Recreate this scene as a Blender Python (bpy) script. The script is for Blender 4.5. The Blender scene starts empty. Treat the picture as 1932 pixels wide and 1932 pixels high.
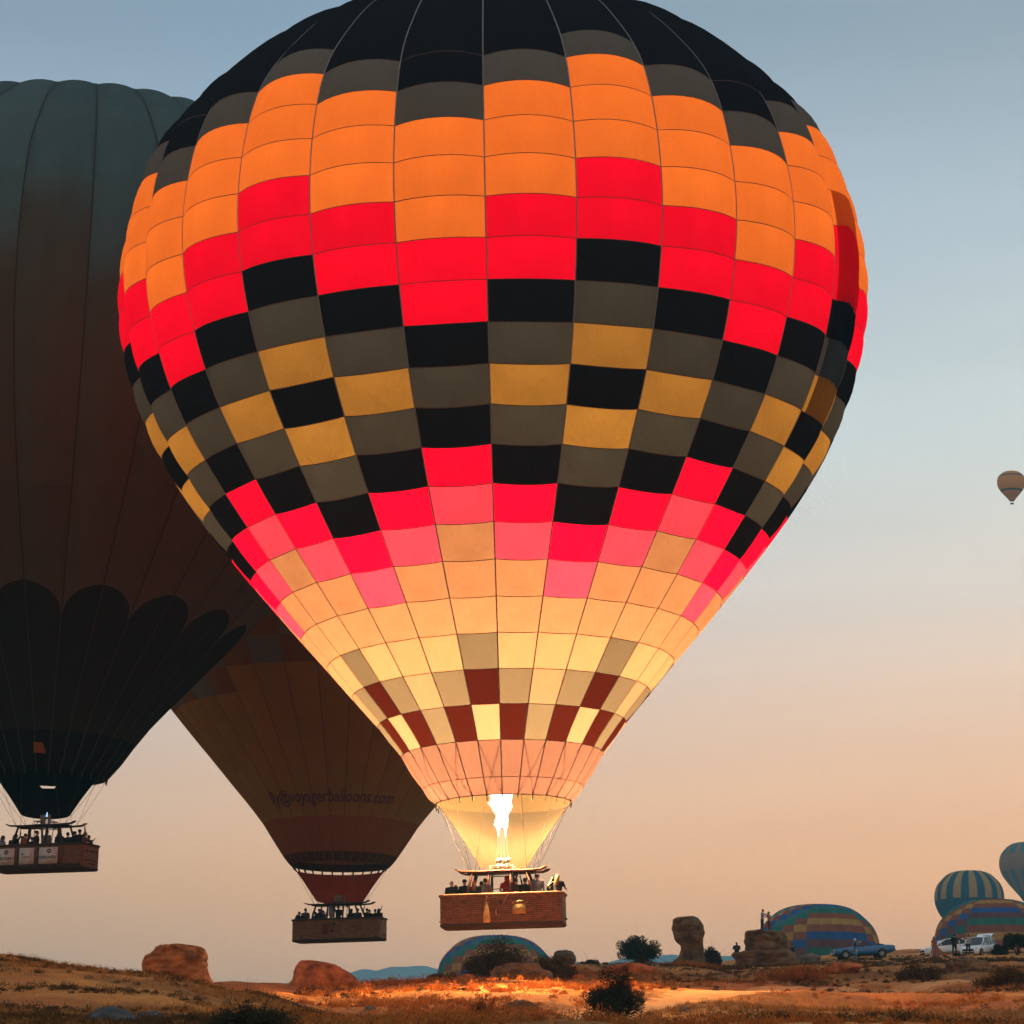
import bpy, bmesh, math, random, mathutils
import numpy as np
from mathutils import Vector, Matrix, Euler

random.seed(7)
rng = np.random.default_rng(7)
SC = bpy.context.scene
COL = SC.collection
R = math.radians
PI = math.pi

# ------------------------------------------------------------------ camera
PITCH = R(13.7)
FOC = 7420.0 / 2560.0           # focal length over picture width
cam_d = bpy.data.cameras.new('camera')
cam_d.sensor_width = 36.0
cam_d.lens = 36.0 * FOC
cam_d.clip_start = 0.5
cam_d.clip_end = 30000.0
cam = bpy.data.objects.new('camera', cam_d)
COL.objects.link(cam)
cam.location = (0, 0, 0)
cam.rotation_euler = (PI / 2 + PITCH, 0, 0)
SC.camera = cam

# ------------------------------------------------------------------ exposure
SC.view_settings.view_transform = 'Standard'
SC.view_settings.look = 'None'
SC.view_settings.exposure = 0.0
SC.view_settings.gamma = 1.0
SC.view_settings.use_curve_mapping = False
SC.render.engine = 'CYCLES'
SC.cycles.use_denoising = True
SC.cycles.max_bounces = 9
SC.cycles.diffuse_bounces = 5
SC.cycles.glossy_bounces = 3
SC.cycles.transmission_bounces = 6
SC.cycles.volume_bounces = 0
SC.cycles.sample_clamp_indirect = 6.0
SC.cycles.caustics_reflective = False
SC.cycles.caustics_refractive = False

# ------------------------------------------------------------------ sky
SUN_AZ, SUN_EL = R(24.0), R(2.0)     # dawn, sun behind the ridge to the right
world = bpy.data.worlds.new('World')
SC.world = world
world.use_nodes = True
wt = world.node_tree
wt.nodes.clear()
wn, wl = wt.nodes.new, wt.links.new
out = wn('ShaderNodeOutputWorld')
bg = wn('ShaderNodeBackground')
tc = wn('ShaderNodeTexCoord')
nrm = wn('ShaderNodeVectorMath'); nrm.operation = 'NORMALIZE'
wl(tc.outputs['Generated'], nrm.inputs[0])
sep = wn('ShaderNodeSeparateXYZ')
wl(nrm.outputs[0], sep.inputs[0])
asn = wn('ShaderNodeMath'); asn.operation = 'ARCSINE'
wl(sep.outputs['Z'], asn.inputs[0])
fac = wn('ShaderNodeMath'); fac.operation = 'MULTIPLY'; fac.inputs[1].default_value = 2 / PI
wl(asn.outputs[0], fac.inputs[0])
ramp = wn('ShaderNodeValToRGB')
SKY = [(0, (0.700, 0.293, 0.100)), (4.5, (0.827, 0.363, 0.120)), (6.5, (0.800, 0.370, 0.133)), (9, (0.627, 0.370, 0.217)), (12, (0.460, 0.383, 0.317)), (15, (0.363, 0.380, 0.353)), (19, (0.250, 0.280, 0.290)), (23, (0.157, 0.187, 0.203)), (35, (0.160, 0.193, 0.210)), (60, (0.173, 0.203, 0.223)), (90, (0.173, 0.203, 0.223))]
el = ramp.color_ramp.elements
while len(el) < len(SKY):
    el.new(0.5)
for e, (a, c) in zip(el, SKY):
    e.position = a / 90.0
    e.color = (*c, 1)
wl(fac.outputs[0], ramp.inputs[0])
dot = wn('ShaderNodeVectorMath'); dot.operation = 'DOT_PRODUCT'
wl(nrm.outputs[0], dot.inputs[0])
dot.inputs[1].default_value = (math.sin(SUN_AZ) * math.cos(SUN_EL), math.cos(SUN_AZ) * math.cos(SUN_EL), math.sin(SUN_EL))
gl = wn('ShaderNodeMapRange'); gl.inputs[1].default_value = -1; gl.inputs[2].default_value = 1
wl(dot.outputs['Value'], gl.inputs[0])
gr = wn('ShaderNodeValToRGB')
ge = gr.color_ramp.elements
GL = [(0.0, (1.15, 1.0, .95)), (.75, (.82, .85, .92)), (.92, (.71, .81, .97)), (.985, (1.0, 1.0, 1.0)), (1.0, (1.0, 1.0, 1.0))]
while len(ge) < len(GL):
    ge.new(.5)
for e, (p, v) in zip(ge, GL):
    e.position = p
    e.color = (*v, 1)
wl(gl.outputs[0], gr.inputs[0])
mul = wn('ShaderNodeMixRGB'); mul.blend_type = 'MULTIPLY'; mul.inputs[0].default_value = 1
wl(ramp.outputs[0], mul.inputs[1]); wl(gr.outputs[0], mul.inputs[2])
nis = wn('ShaderNodeTexSky'); nis.sky_type = 'NISHITA'; nis.sun_disc = False
nis.sun_elevation = SUN_EL; nis.sun_rotation = SUN_AZ
nis.dust_density = 2.0
nsc = wn('ShaderNodeMixRGB'); nsc.blend_type = 'MULTIPLY'; nsc.inputs[0].default_value = 1
nsc.inputs[2].default_value = (.02, .02, .02, 1)
wl(nis.outputs[0], nsc.inputs[1])
# soft thin cloud streaks over the whole sky
cm = wn('ShaderNodeMapping'); cm.inputs['Scale'].default_value = (2.2, 2.2, 16)
wl(nrm.outputs[0], cm.inputs[0])
cn = wn('ShaderNodeTexNoise'); cn.inputs['Scale'].default_value = 2.0; cn.inputs['Detail'].default_value = 4
wl(cm.outputs[0], cn.inputs['Vector'])
cr = wn('ShaderNodeMapRange'); cr.inputs[1].default_value = .3; cr.inputs[2].default_value = .7
cr.inputs[3].default_value = .95; cr.inputs[4].default_value = 1.04
wl(cn.outputs['Fac'], cr.inputs[0])
mix = wn('ShaderNodeMixRGB'); mix.inputs[0].default_value = .08
wl(mul.outputs[0], mix.inputs[1]); wl(nsc.outputs[0], mix.inputs[2])
cl = wn('ShaderNodeMixRGB'); cl.blend_type = 'MULTIPLY'; cl.inputs[0].default_value = 1
wl(mix.outputs[0], cl.inputs[1]); wl(cr.outputs[0], cl.inputs[2])
wl(cl.outputs[0], bg.inputs['Color'])
bg.inputs['Strength'].default_value = 3.0
wl(bg.outputs[0], out.inputs['Surface'])

# ------------------------------------------------------------------ weak dawn sun
sd = bpy.data.lights.new('dawn_sun', 'SUN')
sd.energy = 0.4
sd.angle = R(12)
sd.color = (1.0, .72, .5)
sun = bpy.data.objects.new('dawn_sun', sd)
COL.objects.link(sun)
_d = Vector((math.sin(SUN_AZ), math.cos(SUN_AZ), math.tan(R(6))))
sun.rotation_euler = _d.to_track_quat('Z', 'Y').to_euler()

# ================================================================== helpers
CP, SP = math.cos(PITCH), math.sin(PITCH)
def at(u, v, Y):
    """point at distance Y whose bearing and elevation were read off the photograph (1932 px units)"""
    a = (u - 966) / 1932 / FOC
    b = (966 - v) / 1932 / FOC
    d = Vector((a, CP - b * SP, SP + b * CP))
    return d * (Y / d.y)

class MB:
    def __init__(s):
        s.v, s.f, s.m = [], [], []
    def add(s, verts, faces, mi=0, M=None):
        o = len(s.v)
        s.v += [tuple(M @ Vector(p)) for p in verts] if M is not None else [tuple(p) for p in verts]
        s.f += [tuple(i + o for i in f) for f in faces]
        s.m += [mi] * len(faces)
        return s
    def box(s, lo, hi, mi=0, M=None):
        x0, y0, z0 = lo; x1, y1, z1 = hi
        v = [(x0, y0, z0), (x1, y0, z0), (x1, y1, z0), (x0, y1, z0), (x0, y0, z1), (x1, y0, z1), (x1, y1, z1), (x0, y1, z1)]
        return s.add(v, [(3, 2, 1, 0), (4, 5, 6, 7), (0, 1, 5, 4), (1, 2, 6, 5), (2, 3, 7, 6), (3, 0, 4, 7)], mi, M)
    def grid(s, P, mi=0, closed=False, M=None):
        n, k = len(P), len(P[0])
        v = [p for row in P for p in row]
        f = []
        for i in range(n - 1):
            for j in range(k if closed else k - 1):
                j2 = (j + 1) % k
                f.append((i * k + j, i * k + j2, (i + 1) * k + j2, (i + 1) * k + j))
        return s.add(v, f, mi, M)
    def tube(s, pts, rad, n=8, mi=0, cap=True, flat=None, M=None):
        pts = [Vector(p) for p in pts]
        if not hasattr(rad, '__len__'):
            rad = [rad] * len(pts)
        rings = []
        up = Vector((0, 0, 1))
        prev = None
        for i, p in enumerate(pts):
            t = (pts[min(i + 1, len(pts) - 1)] - pts[max(i - 1, 0)])
            t = t.normalized() if t.length > 1e-9 else Vector((0, 0, 1))
            if prev is None:
                a = t.cross(up if abs(t.z) < .95 else Vector((0, 1, 0))).normalized()
            else:
                a = (prev - t * prev.dot(t))
                a = a.normalized() if a.length > 1e-6 else t.orthogonal().normalized()
            prev = a
            b = t.cross(a)
            r = rad[i]
            ra, rb = r if hasattr(r, '__len__') else (r, r)
            rings.append([p + a * (ra * math.cos(2 * PI * k / n)) + b * (rb * math.sin(2 * PI * k / n)) for k in range(n)])
        s.grid(rings, mi, True, M)
        if cap:
            o = len(s.v)
            s.f.append(tuple(o - n + k for k in range(n))); s.m.append(mi)
            st = o - n * len(rings)
            s.f.append(tuple(st + n - 1 - k for k in range(n))); s.m.append(mi)
        return s
    def ell(s, c, r, n=10, k=7, mi=0, M=None):
        c = Vector(c)
        rings = []
        for i in range(k + 1):
            ph = -PI / 2 + PI * i / k
            rr = max(math.cos(ph), .02)
            rings.append([c + Vector((r[0] * rr * math.cos(2 * PI * j / n), r[1] * rr * math.sin(2 * PI * j / n), r[2] * math.sin(ph))) for j in range(n)])
        return s.grid(rings, mi, True, M)
    def lathe(s, prof, n=24, mi=0, M=None, c=(0, 0, 0), sx=1, sy=1):
        rings = [[(c[0] + r * sx * math.cos(2 * PI * j / n), c[1] + r * sy * math.sin(2 * PI * j / n), c[2] + z) for j in range(n)] for r, z in prof]
        return s.grid(rings, mi, True, M)
    def mesh(s, name, mats, smooth=True):
        me = bpy.data.meshes.new(name)
        me.from_pydata(s.v, [], s.f)
        for m in (mats if isinstance(mats, (list, tuple)) else [mats]):
            me.materials.append(m)
        if any(s.m):
            me.polygons.foreach_set('material_index', s.m)
        if smooth:
            me.polygons.foreach_set('use_smooth', [True] * len(me.polygons))
        me.update()
        return me
    def build(s, name, mats, parent=None, smooth=True, M=None):
        return link(name, s.mesh(name, mats, smooth), parent, M)

def link(name, data, parent=None, M=None):
    o = bpy.data.objects.new(name, data)
    COL.objects.link(o)
    if parent is not None:
        o.parent = parent
    if M is not None:
        o.matrix_basis = M
    return o

def tag(o, label=None, cat=None, group=None, kind=None):
    if label: o['label'] = label
    if cat: o['category'] = cat
    if group: o['group'] = group
    if kind: o['kind'] = kind
    return o

def thing(name, label, cat, M, group=None):
    o = bpy.data.objects.new(name, None)
    COL.objects.link(o)
    o.empty_display_size = .3
    o.matrix_basis = M
    return tag(o, label, cat, group)

def T(x, y=None, z=None):
    return Matrix.Translation(x if y is None else (x, y, z))
def RZ(a): return Matrix.Rotation(a, 4, 'Z')
def RY(a): return Matrix.Rotation(a, 4, 'Y')
def RX(a): return Matrix.Rotation(a, 4, 'X')

# ---- numpy value noise, used by terrain and rocks
_H = np.random.default_rng(3).random((256, 256))
def vnoise(x, y):
    xi, yi = np.floor(x).astype(int), np.floor(y).astype(int)
    fx, fy = x - xi, y - yi
    fx, fy = fx * fx * (3 - 2 * fx), fy * fy * (3 - 2 * fy)
    a = _H[xi & 255, yi & 255]; b = _H[(xi + 1) & 255, yi & 255]
    c = _H[xi & 255, (yi + 1) & 255]; d = _H[(xi + 1) & 255, (yi + 1) & 255]
    return (a * (1 - fx) + b * fx) * (1 - fy) + (c * (1 - fx) + d * fx) * fy - .5
def fbm(x, y, o=4):
    s, a = 0, 1.0
    for k in range(o):
        s = s + a * vnoise(x * 2 ** k + 17.3 * k, y * 2 ** k - 9.1 * k)
        a *= .5
    return s

# ---- materials
def new_mat(name):
    m = bpy.data.materials.new(name)
    m.use_nodes = True
    nt = m.node_tree
    nt.nodes.clear()
    o = nt.nodes.new('ShaderNodeOutputMaterial')
    return m, nt, o

def pbr(name, col, rough=.8, var=.25, scale=3.0, bump=0.0, bscale=None, metal=0.0, coat=0.0, col2=None, spec=.3, detail=5):
    """principled surface whose colour wanders between two tones, with fine relief"""
    m, nt, o = new_mat(name)
    b = nt.nodes.new('ShaderNodeBsdfPrincipled')
    tcn = nt.nodes.new('ShaderNodeTexCoord')
    n = nt.nodes.new('ShaderNodeTexNoise'); n.inputs['Scale'].default_value = scale; n.inputs['Detail'].default_value = detail
    nt.links.new(tcn.outputs['Object'], n.inputs['Vector'])
    r = nt.nodes.new('ShaderNodeValToRGB')
    c2 = col2 or tuple(c * (1 - var) for c in col)
    c1 = tuple(min(1, c * (1 + var * .6)) for c in col)
    r.color_ramp.elements[0].position = .32; r.color_ramp.elements[0].color = (*c2, 1)
    r.color_ramp.elements[1].position = .68; r.color_ramp.elements[1].color = (*c1, 1)
    nt.links.new(n.outputs['Fac'], r.inputs[0])
    nt.links.new(r.outputs[0], b.inputs['Base Color'])
    b.inputs['Roughness'].default_value = rough
    b.inputs['Metallic'].default_value = metal
    b.inputs['Specular IOR Level'].default_value = spec
    b.inputs['Coat Weight'].default_value = coat
    if bump:
        n2 = nt.nodes.new('ShaderNodeTexNoise'); n2.inputs['Scale'].default_value = bscale or scale * 4; n2.inputs['Detail'].default_value = 6
        nt.links.new(tcn.outputs['Object'], n2.inputs['Vector'])
        bp = nt.nodes.new('ShaderNodeBump'); bp.inputs['Strength'].default_value = 1.0; bp.inputs['Distance'].default_value = bump
        nt.links.new(n2.outputs['Fac'], bp.inputs['Height'])
        nt.links.new(bp.outputs[0], b.inputs['Normal'])
    nt.links.new(b.outputs[0], o.inputs['Surface'])
    return m

def fabric(name, trans, diff, fac=.5, var=.10, rough_scale=.7):
    """thin balloon cloth: lets light through and scatters it, with faint streaks and stains"""
    m, nt, o = new_mat(name)
    N, Lk = nt.nodes.new, nt.links.new
    tcn = N('ShaderNodeTexCoord')
    mp = N('ShaderNodeMapping'); mp.inputs['Scale'].default_value = (1, 1, .35)
    Lk(tcn.outputs['Object'], mp.inputs[0])
    n = N('ShaderNodeTexNoise'); n.inputs['Scale'].default_value = rough_scale; n.inputs['Detail'].default_value = 7; n.inputs['Roughness'].default_value = .6
    Lk(mp.outputs[0], n.inputs['Vector'])
    oi = N('ShaderNodeObjectInfo')
    ad = N('ShaderNodeMath'); ad.operation = 'MULTIPLY_ADD'; ad.inputs[1].default_value = .35
    Lk(oi.outputs['Random'], ad.inputs[0]); Lk(n.outputs['Fac'], ad.inputs[2])
    mr = N('ShaderNodeMapRange'); mr.inputs[1].default_value = .3; mr.inputs[2].default_value = 1.05
    mr.inputs[3].default_value = 1 - var; mr.inputs[4].default_value = 1 + var
    Lk(ad.outputs[0], mr.inputs[0])
    # weave grain
    wv = N('ShaderNodeTexNoise'); wv.inputs['Scale'].default_value = 14; wv.inputs['Detail'].default_value = 3
    Lk(tcn.outputs['Object'], wv.inputs['Vector'])
    wr = N('ShaderNodeMapRange'); wr.inputs[1].default_value = .25; wr.inputs[2].default_value = .75; wr.inputs[3].default_value = .95; wr.inputs[4].default_value = 1.05
    Lk(wv.outputs['Fac'], wr.inputs[0])
    mm = N('ShaderNodeMath'); mm.operation = 'MULTIPLY'
    Lk(mr.outputs[0], mm.inputs[0]); Lk(wr.outputs[0], mm.inputs[1])
    def shade(c):
        mx = N('ShaderNodeMixRGB'); mx.blend_type = 'MULTIPLY'; mx.inputs[0].default_value = 1
        mx.inputs[1].default_value = (*c, 1)
        Lk(mm.outputs[0], mx.inputs[2])
        return mx.outputs[0]
    pk = N('ShaderNodeTexNoise'); pk.inputs['Scale'].default_value = 1.6; pk.inputs['Detail'].default_value = 4; pk.inputs['Distortion'].default_value = .6
    mp2 = N('ShaderNodeMapping'); mp2.inputs['Scale'].default_value = (1.5, 1.5, .5)
    Lk(tcn.outputs['Object'], mp2.inputs[0]); Lk(mp2.outputs[0], pk.inputs['Vector'])
    bmp = N('ShaderNodeBump'); bmp.inputs['Strength'].default_value = .5; bmp.inputs['Distance'].default_value = .07
    Lk(pk.outputs['Fac'], bmp.inputs['Height'])
    tr = N('ShaderNodeBsdfTranslucent'); Lk(shade(trans), tr.inputs['Color']); Lk(bmp.outputs[0], tr.inputs['Normal'])
    df = N('ShaderNodeBsdfDiffuse'); Lk(shade(diff), df.inputs['Color']); Lk(bmp.outputs[0], df.inputs['Normal'])
    ms = N('ShaderNodeMixShader'); ms.inputs[0].default_value = fac
    Lk(df.outputs[0], ms.inputs[1]); Lk(tr.outputs[0], ms.inputs[2])
    Lk(ms.outputs[0], o.inputs['Surface'])
    return m

def emit(name, col, st, alpha=1.0):
    m, nt, o = new_mat(name)
    e = nt.nodes.new('ShaderNodeEmission'); e.inputs[0].default_value = (*col, 1); e.inputs[1].default_value = st
    if alpha < 1:
        t = nt.nodes.new('ShaderNodeBsdfTransparent')
        x = nt.nodes.new('ShaderNodeMixShader'); x.inputs[0].default_value = alpha
        nt.links.new(t.outputs[0], x.inputs[1]); nt.links.new(e.outputs[0], x.inputs[2])
        nt.links.new(x.outputs[0], o.inputs['Surface'])
    else:
        nt.links.new(e.outputs[0], o.inputs['Surface'])
    return m

# ================================================================== terrain
COLU = [0, 270, 480, 620, 700, 830, 935, 1060, 1200, 1400, 1650, 1932]
COLT = np.array([at(u, 1850, 1).x for u in COLU])
YS = np.array([70, 100, 130, 150, 170, 200, 240, 280, 350], float)
ELEV = [
    [1934, 1816, 1820, 1826, 1826, 1834, 1842, 1852, 1868],
    [1937, 1848, 1853, 1858, 1859, 1864, 1868, 1873, 1882],
    [1941, 1890, 1868, 1859, 1863, 1867, 1872, 1876, 1884],
    [1950, 1930, 1877, 1863, 1866, 1868, 1872, 1876, 1884],
    [1950, 1932, 1873, 1860, 1865, 1868, 1872, 1876, 1884],
    [1950, 1932, 1868, 1852, 1858, 1863, 1868, 1872, 1882],
    [1950, 1932, 1866, 1847, 1851, 1856, 1862, 1868, 1880],
    [1950, 1932, 1868, 1845, 1832, 1828, 1832, 1840, 1860],
    [1950, 1931, 1872, 1855, 1843, 1829, 1824, 1828, 1845],
    [1950, 1930, 1880, 1864, 1851, 1836, 1823, 1822, 1832],
    [1950, 1928, 1881, 1863, 1848, 1828, 1810, 1806, 1814],
    [1950, 1920, 1876, 1856, 1839, 1821, 1805, 1799, 1805],
]
ZT = np.array([[at(u, v, Y).z for v, Y in zip(row, YS)] for u, row in zip(COLU, ELEV)])
YK = np.concatenate([[0, 12, 35], YS, [450, 600, 1000, 2500, 4500, 9000]])
ZT = np.concatenate([np.tile([-1.65, -1.2, 1.6], (len(COLU), 1)), ZT,
                     np.tile([29.0, 30.0, 30.0, 30.0, 25.0, 10.0], (len(COLU), 1))], 1)
def _pchip(xk, Y, x):
    h = np.diff(xk); d = np.diff(Y, axis=1) / h
    m = np.zeros_like(Y)
    m[:, 1:-1] = np.where(d[:, :-1] * d[:, 1:] > 0, 2 * d[:, :-1] * d[:, 1:] / (d[:, :-1] + d[:, 1:] + 1e-12), 0)
    m[:, 0] = d[:, 0]; m[:, -1] = d[:, -1]
    i = np.clip(np.searchsorted(xk, x) - 1, 0, len(xk) - 2)
    t = (x - xk[i]) / h[i]
    return ((2*t**3 - 3*t**2 + 1) * Y[:, i] + (t**3 - 2*t**2 + t) * h[i] * m[:, i]
            + (-2*t**3 + 3*t**2) * Y[:, i+1] + (t**3 - t**2) * h[i] * m[:, i+1])     # (columns, points)
def ground_z(x, y, rough=True):
    x = np.atleast_1d(np.asarray(x, float)); y = np.atleast_1d(np.asarray(y, float))
    rad = np.hypot(x, y)
    az = np.arctan2(x, y)
    Y = np.where(np.abs(az) < R(11), np.maximum(y, 0), rad * math.cos(R(11)))
    tx = np.clip(np.tan(np.clip(az, -1.2, 1.2)), COLT[0], COLT[-1])
    C = _pchip(YK, ZT, np.clip(Y, 0, 9000))
    j = np.clip(np.searchsorted(COLT, tx) - 1, 0, len(COLT) - 2)
    f = (tx - COLT[j]) / (COLT[j+1] - COLT[j])
    f = f * f * (3 - 2 * f) * .6 + f * .4
    k = np.arange(len(x))
    z = C[j, k] * (1 - f) + C[j+1, k] * f
    w = np.clip((R(75) - np.abs(az)) / R(45), 0, 1)
    w = w * w * (3 - 2 * w)
    z = z * w + (-1.65 + .004 * rad) * (1 - w)
    if rough:
        a = np.clip((rad - 6) / 40, 0, 1)
        far = np.clip((rad - 300) / 400, 0, 1)
        a = a * np.where(rad < 300, 1 - .65 * np.clip((rad - 195) / 30, 0, 1), 1)
        z = z + a * (np.clip(.38 + .022 * (x + 8), .30, .75) * fbm(x / 9, y / 9, 4) + .22 * fbm(x / 1.9, y / 1.9, 3)) + far * 5 * fbm(x / 160, y / 160, 3)
    return z
def gz(x, y):
    return float(ground_z(x, y)[0])
def spot(u, Y, v=1850):
    p = at(u, v, Y)
    return Vector((p.x, p.y, gz(p.x, p.y)))

TRACK = [(-120, 1000, 99.5), (0, 1080, 104), (1, 1180, 112), (2, 1290, 121), (3, 1400, 127), (4, 1540, 134), (5, 1700, 143), (6, 1850, 156), (7, 1990, 172), (8, 2120, 190)]
TRK = np.array([(at(u, 1850, 1).x * Y, Y) for _, u, Y in TRACK])
def track_line(n=160):
    t = np.linspace(0, len(TRK) - 1, n)
    k = np.arange(len(TRK))
    return np.stack([np.interp(t, k, TRK[:, 0]), np.interp(t, k, TRK[:, 1])], 1)
_TL = track_line(200)
def off_track(x, y):
    d = np.full(len(x), 1e9)
    for p in _TL:
        d = np.minimum(d, np.hypot(x - p[0], (y - p[1]) * 1.0))
    return d
def make_ground():
    azd = np.linspace(R(-11.5), R(11.5), 460)
    azc = np.concatenate([np.linspace(R(-180), R(-30), 26)[:-1], np.linspace(R(-30), R(-11.5), 18)[:-1]])
    az = np.concatenate([azc, azd, -azc[::-1]])[:-1]
    rr = np.concatenate([[.5, 3, 8, 15, 25, 35, 45, 55], np.geomspace(62, 330, 250), np.geomspace(345, 7000, 40)])
    A, Q = np.meshgrid(az, rr)
    X, Y = Q * np.sin(A), Q * np.cos(A)
    Z = ground_z(X.ravel(), Y.ravel()).reshape(X.shape)
    n, k = X.shape
    V = np.stack([X, Y, Z], -1).reshape(-1, 3)
    i, j = np.meshgrid(np.arange(n - 1), np.arange(k), indexing='ij')
    j2 = (j + 1) % k
    Fc = np.stack([i * k + j, (i) * k + j2, (i + 1) * k + j2, (i + 1) * k + j], -1).reshape(-1, 4)[:, ::-1]
    me = bpy.data.meshes.new('ground')
    me.vertices.add(len(V)); me.vertices.foreach_set('co', V.ravel())
    me.loops.add(Fc.size); me.loops.foreach_set('vertex_index', Fc.ravel().astype(np.int32))
    me.polygons.add(len(Fc)); me.polygons.foreach_set('loop_start', (np.arange(len(Fc)) * 4).astype(np.int32))
    me.polygons.foreach_set('use_smooth', np.ones(len(Fc), bool))
    me.update(calc_edges=True)
    # soil: pale sand, reddish clay and a skin of dead grass
    m, nt, o = new_mat('dry_soil')
    N, Lk = nt.nodes.new, nt.links.new
    g = N('ShaderNodeTexCoord')
    def noise(sc, det=5, rough=.55, st=(1, 1, 1)):
        mp = N('ShaderNodeMapping'); mp.inputs['Scale'].default_value = st
        Lk(g.outputs['Object'], mp.inputs[0])
        n_ = N('ShaderNodeTexNoise'); n_.inputs['Scale'].default_value = sc; n_.inputs['Detail'].default_value = det; n_.inputs['Roughness'].default_value = rough
        Lk(mp.outputs[0], n_.inputs['Vector'])
        return n_.outputs['Fac']
    def rampc(src, stops):
        r_ = N('ShaderNodeValToRGB')
        while len(r_.color_ramp.elements) < len(stops): r_.color_ramp.elements.new(.5)
        for e_, (p_, c_) in zip(r_.color_ramp.elements, stops):
            e_.position = p_; e_.color = (*c_, 1) if hasattr(c_, '__len__') else (c_, c_, c_, 1)
        Lk(src, r_.inputs[0]); return r_.outputs[0]
    def mixc(f_, a_, b_, bt='MIX'):
        x_ = N('ShaderNodeMixRGB'); x_.blend_type = bt
        if hasattr(f_, 'links'): Lk(f_, x_.inputs[0])
        else: x_.inputs[0].default_value = f_
        for s_, v_ in ((1, a_), (2, b_)):
            if hasattr(v_, 'links'): Lk(v_, x_.inputs[s_])
            else: x_.inputs[s_].default_value = (*v_, 1)
        return x_.outputs[0]
    sand = rampc(noise(.35, 6), [(.3, (.52, .185, .040)), (.55, (.66, .265, .060)), (.75, (.74, .35, .095))])
    clay = rampc(noise(1.1, 5), [(.3, (.38, .115, .030)), (.7, (.52, .19, .048))])
    c1 = mixc(rampc(noise(.09, 4, .6), [(.42, 0.0), (.6, 1.0)]), sand, clay)
    grassy = rampc(noise(3.0, 6, .7), [(.3, (.12, .052, .014)), (.5, (.26, .105, .026)), (.75, (.44, .185, .045))])
    c2 = mixc(rampc(noise(.16, 7, .68, (1, .55, 1)), [(.46, 0.0), (.56, .9)]), c1, grassy)
    speck = rampc(noise(5.0, 3, .6), [(.38, .72), (.55, 1.0)])
    c3 = mixc(.8, c2, speck, 'MULTIPLY')
    b = N('ShaderNodeBsdfPrincipled')
    Lk(c3, b.inputs['Base Color']); b.inputs['Roughness'].default_value = .95; b.inputs['Specular IOR Level'].default_value = .1
    bp = N('ShaderNodeBump'); bp.inputs['Distance'].default_value = .10; bp.inputs['Strength'].default_value = 1
    Lk(noise(2.2, 8, .65), bp.inputs['Height']); Lk(bp.outputs[0], b.inputs['Normal'])
    Lk(b.outputs[0], o.inputs['Surface'])
    me.materials.append(m)
    return tag(link('ground', me), kind='structure')
make_ground()
def make_track():
    n = len(_TL)
    d = np.gradient(_TL, axis=0); d /= np.linalg.norm(d, axis=1)[:, None]
    nr = np.stack([-d[:, 1], d[:, 0]], 1)
    rows = []
    q = np.linspace(-1, 1, 15)
    for i in range(n):
        w = 1.7 + .9 * float(fbm(np.array([i / 14.0]), np.array([.5]), 3)[0])
        xy = _TL[i] + nr[i] * (q[:, None] * w + .5 * fbm(q * 0 + i / 9.0, q * 1.5, 2)[:, None])
        z = ground_z(xy[:, 0], xy[:, 1]) + .05 - .085 * q ** 2 - .03 * np.exp(-((np.abs(q) - .45) / .16) ** 2)
        rows.append([(a, b, c) for (a, b), c in zip(xy, z)])
    m = pbr('pale_track_sand', (.66, .32, .10), .95, .22, .7, .06, 3.0)
    return tag(MB().grid(rows).build('dirt_track', m), kind='structure')
make_track()

def make_hills():
    line = [(-200, 1872), (200, 1868), (420, 1868), (520, 1858), (600, 1845), (680, 1832), (760, 1825), (830, 1823), (960, 1826), (1060, 1822), (1110, 1815),
            (1165, 1809), (1240, 1800), (1300, 1801), (1345, 1799), (1385, 1791), (1430, 1792), (1500, 1802), (1600, 1818), (1750, 1830), (1932, 1834), (2300, 1845)]
    us = np.linspace(-900, 2800, 240)
    vs = np.interp(us, [a for a, _ in line], [b for _, b in line])
    rows = []
    for Y, hf in ((4300, 0), (4700, .22), (5100, .55), (5400, .82), (5600, 1.0), (5800, .86), (6200, .5), (6700, .0)):
        row = []
        for u, v in zip(us, vs):
            p = at(u, v, 5600)
            top = p.z + 14 * float(fbm(np.array([u / 60]), np.array([2.0]), 3)[0])
            h = max(top, 60) * hf
            if 0 < hf < 1:
                h += 40 * hf * float(fbm(np.array([u / 90]), np.array([Y / 300]), 3)[0])
            row.append((p.x, Y, max(h, 8 if hf else -20)))
        rows.append(row)
    b = MB().grid(rows)
    m = pbr('hill_slopes', (.18, .18, .14), .95, .4, .004, col2=(.10, .105, .08))
    return tag(b.build('hills', m), kind='structure')
make_hills()

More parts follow.
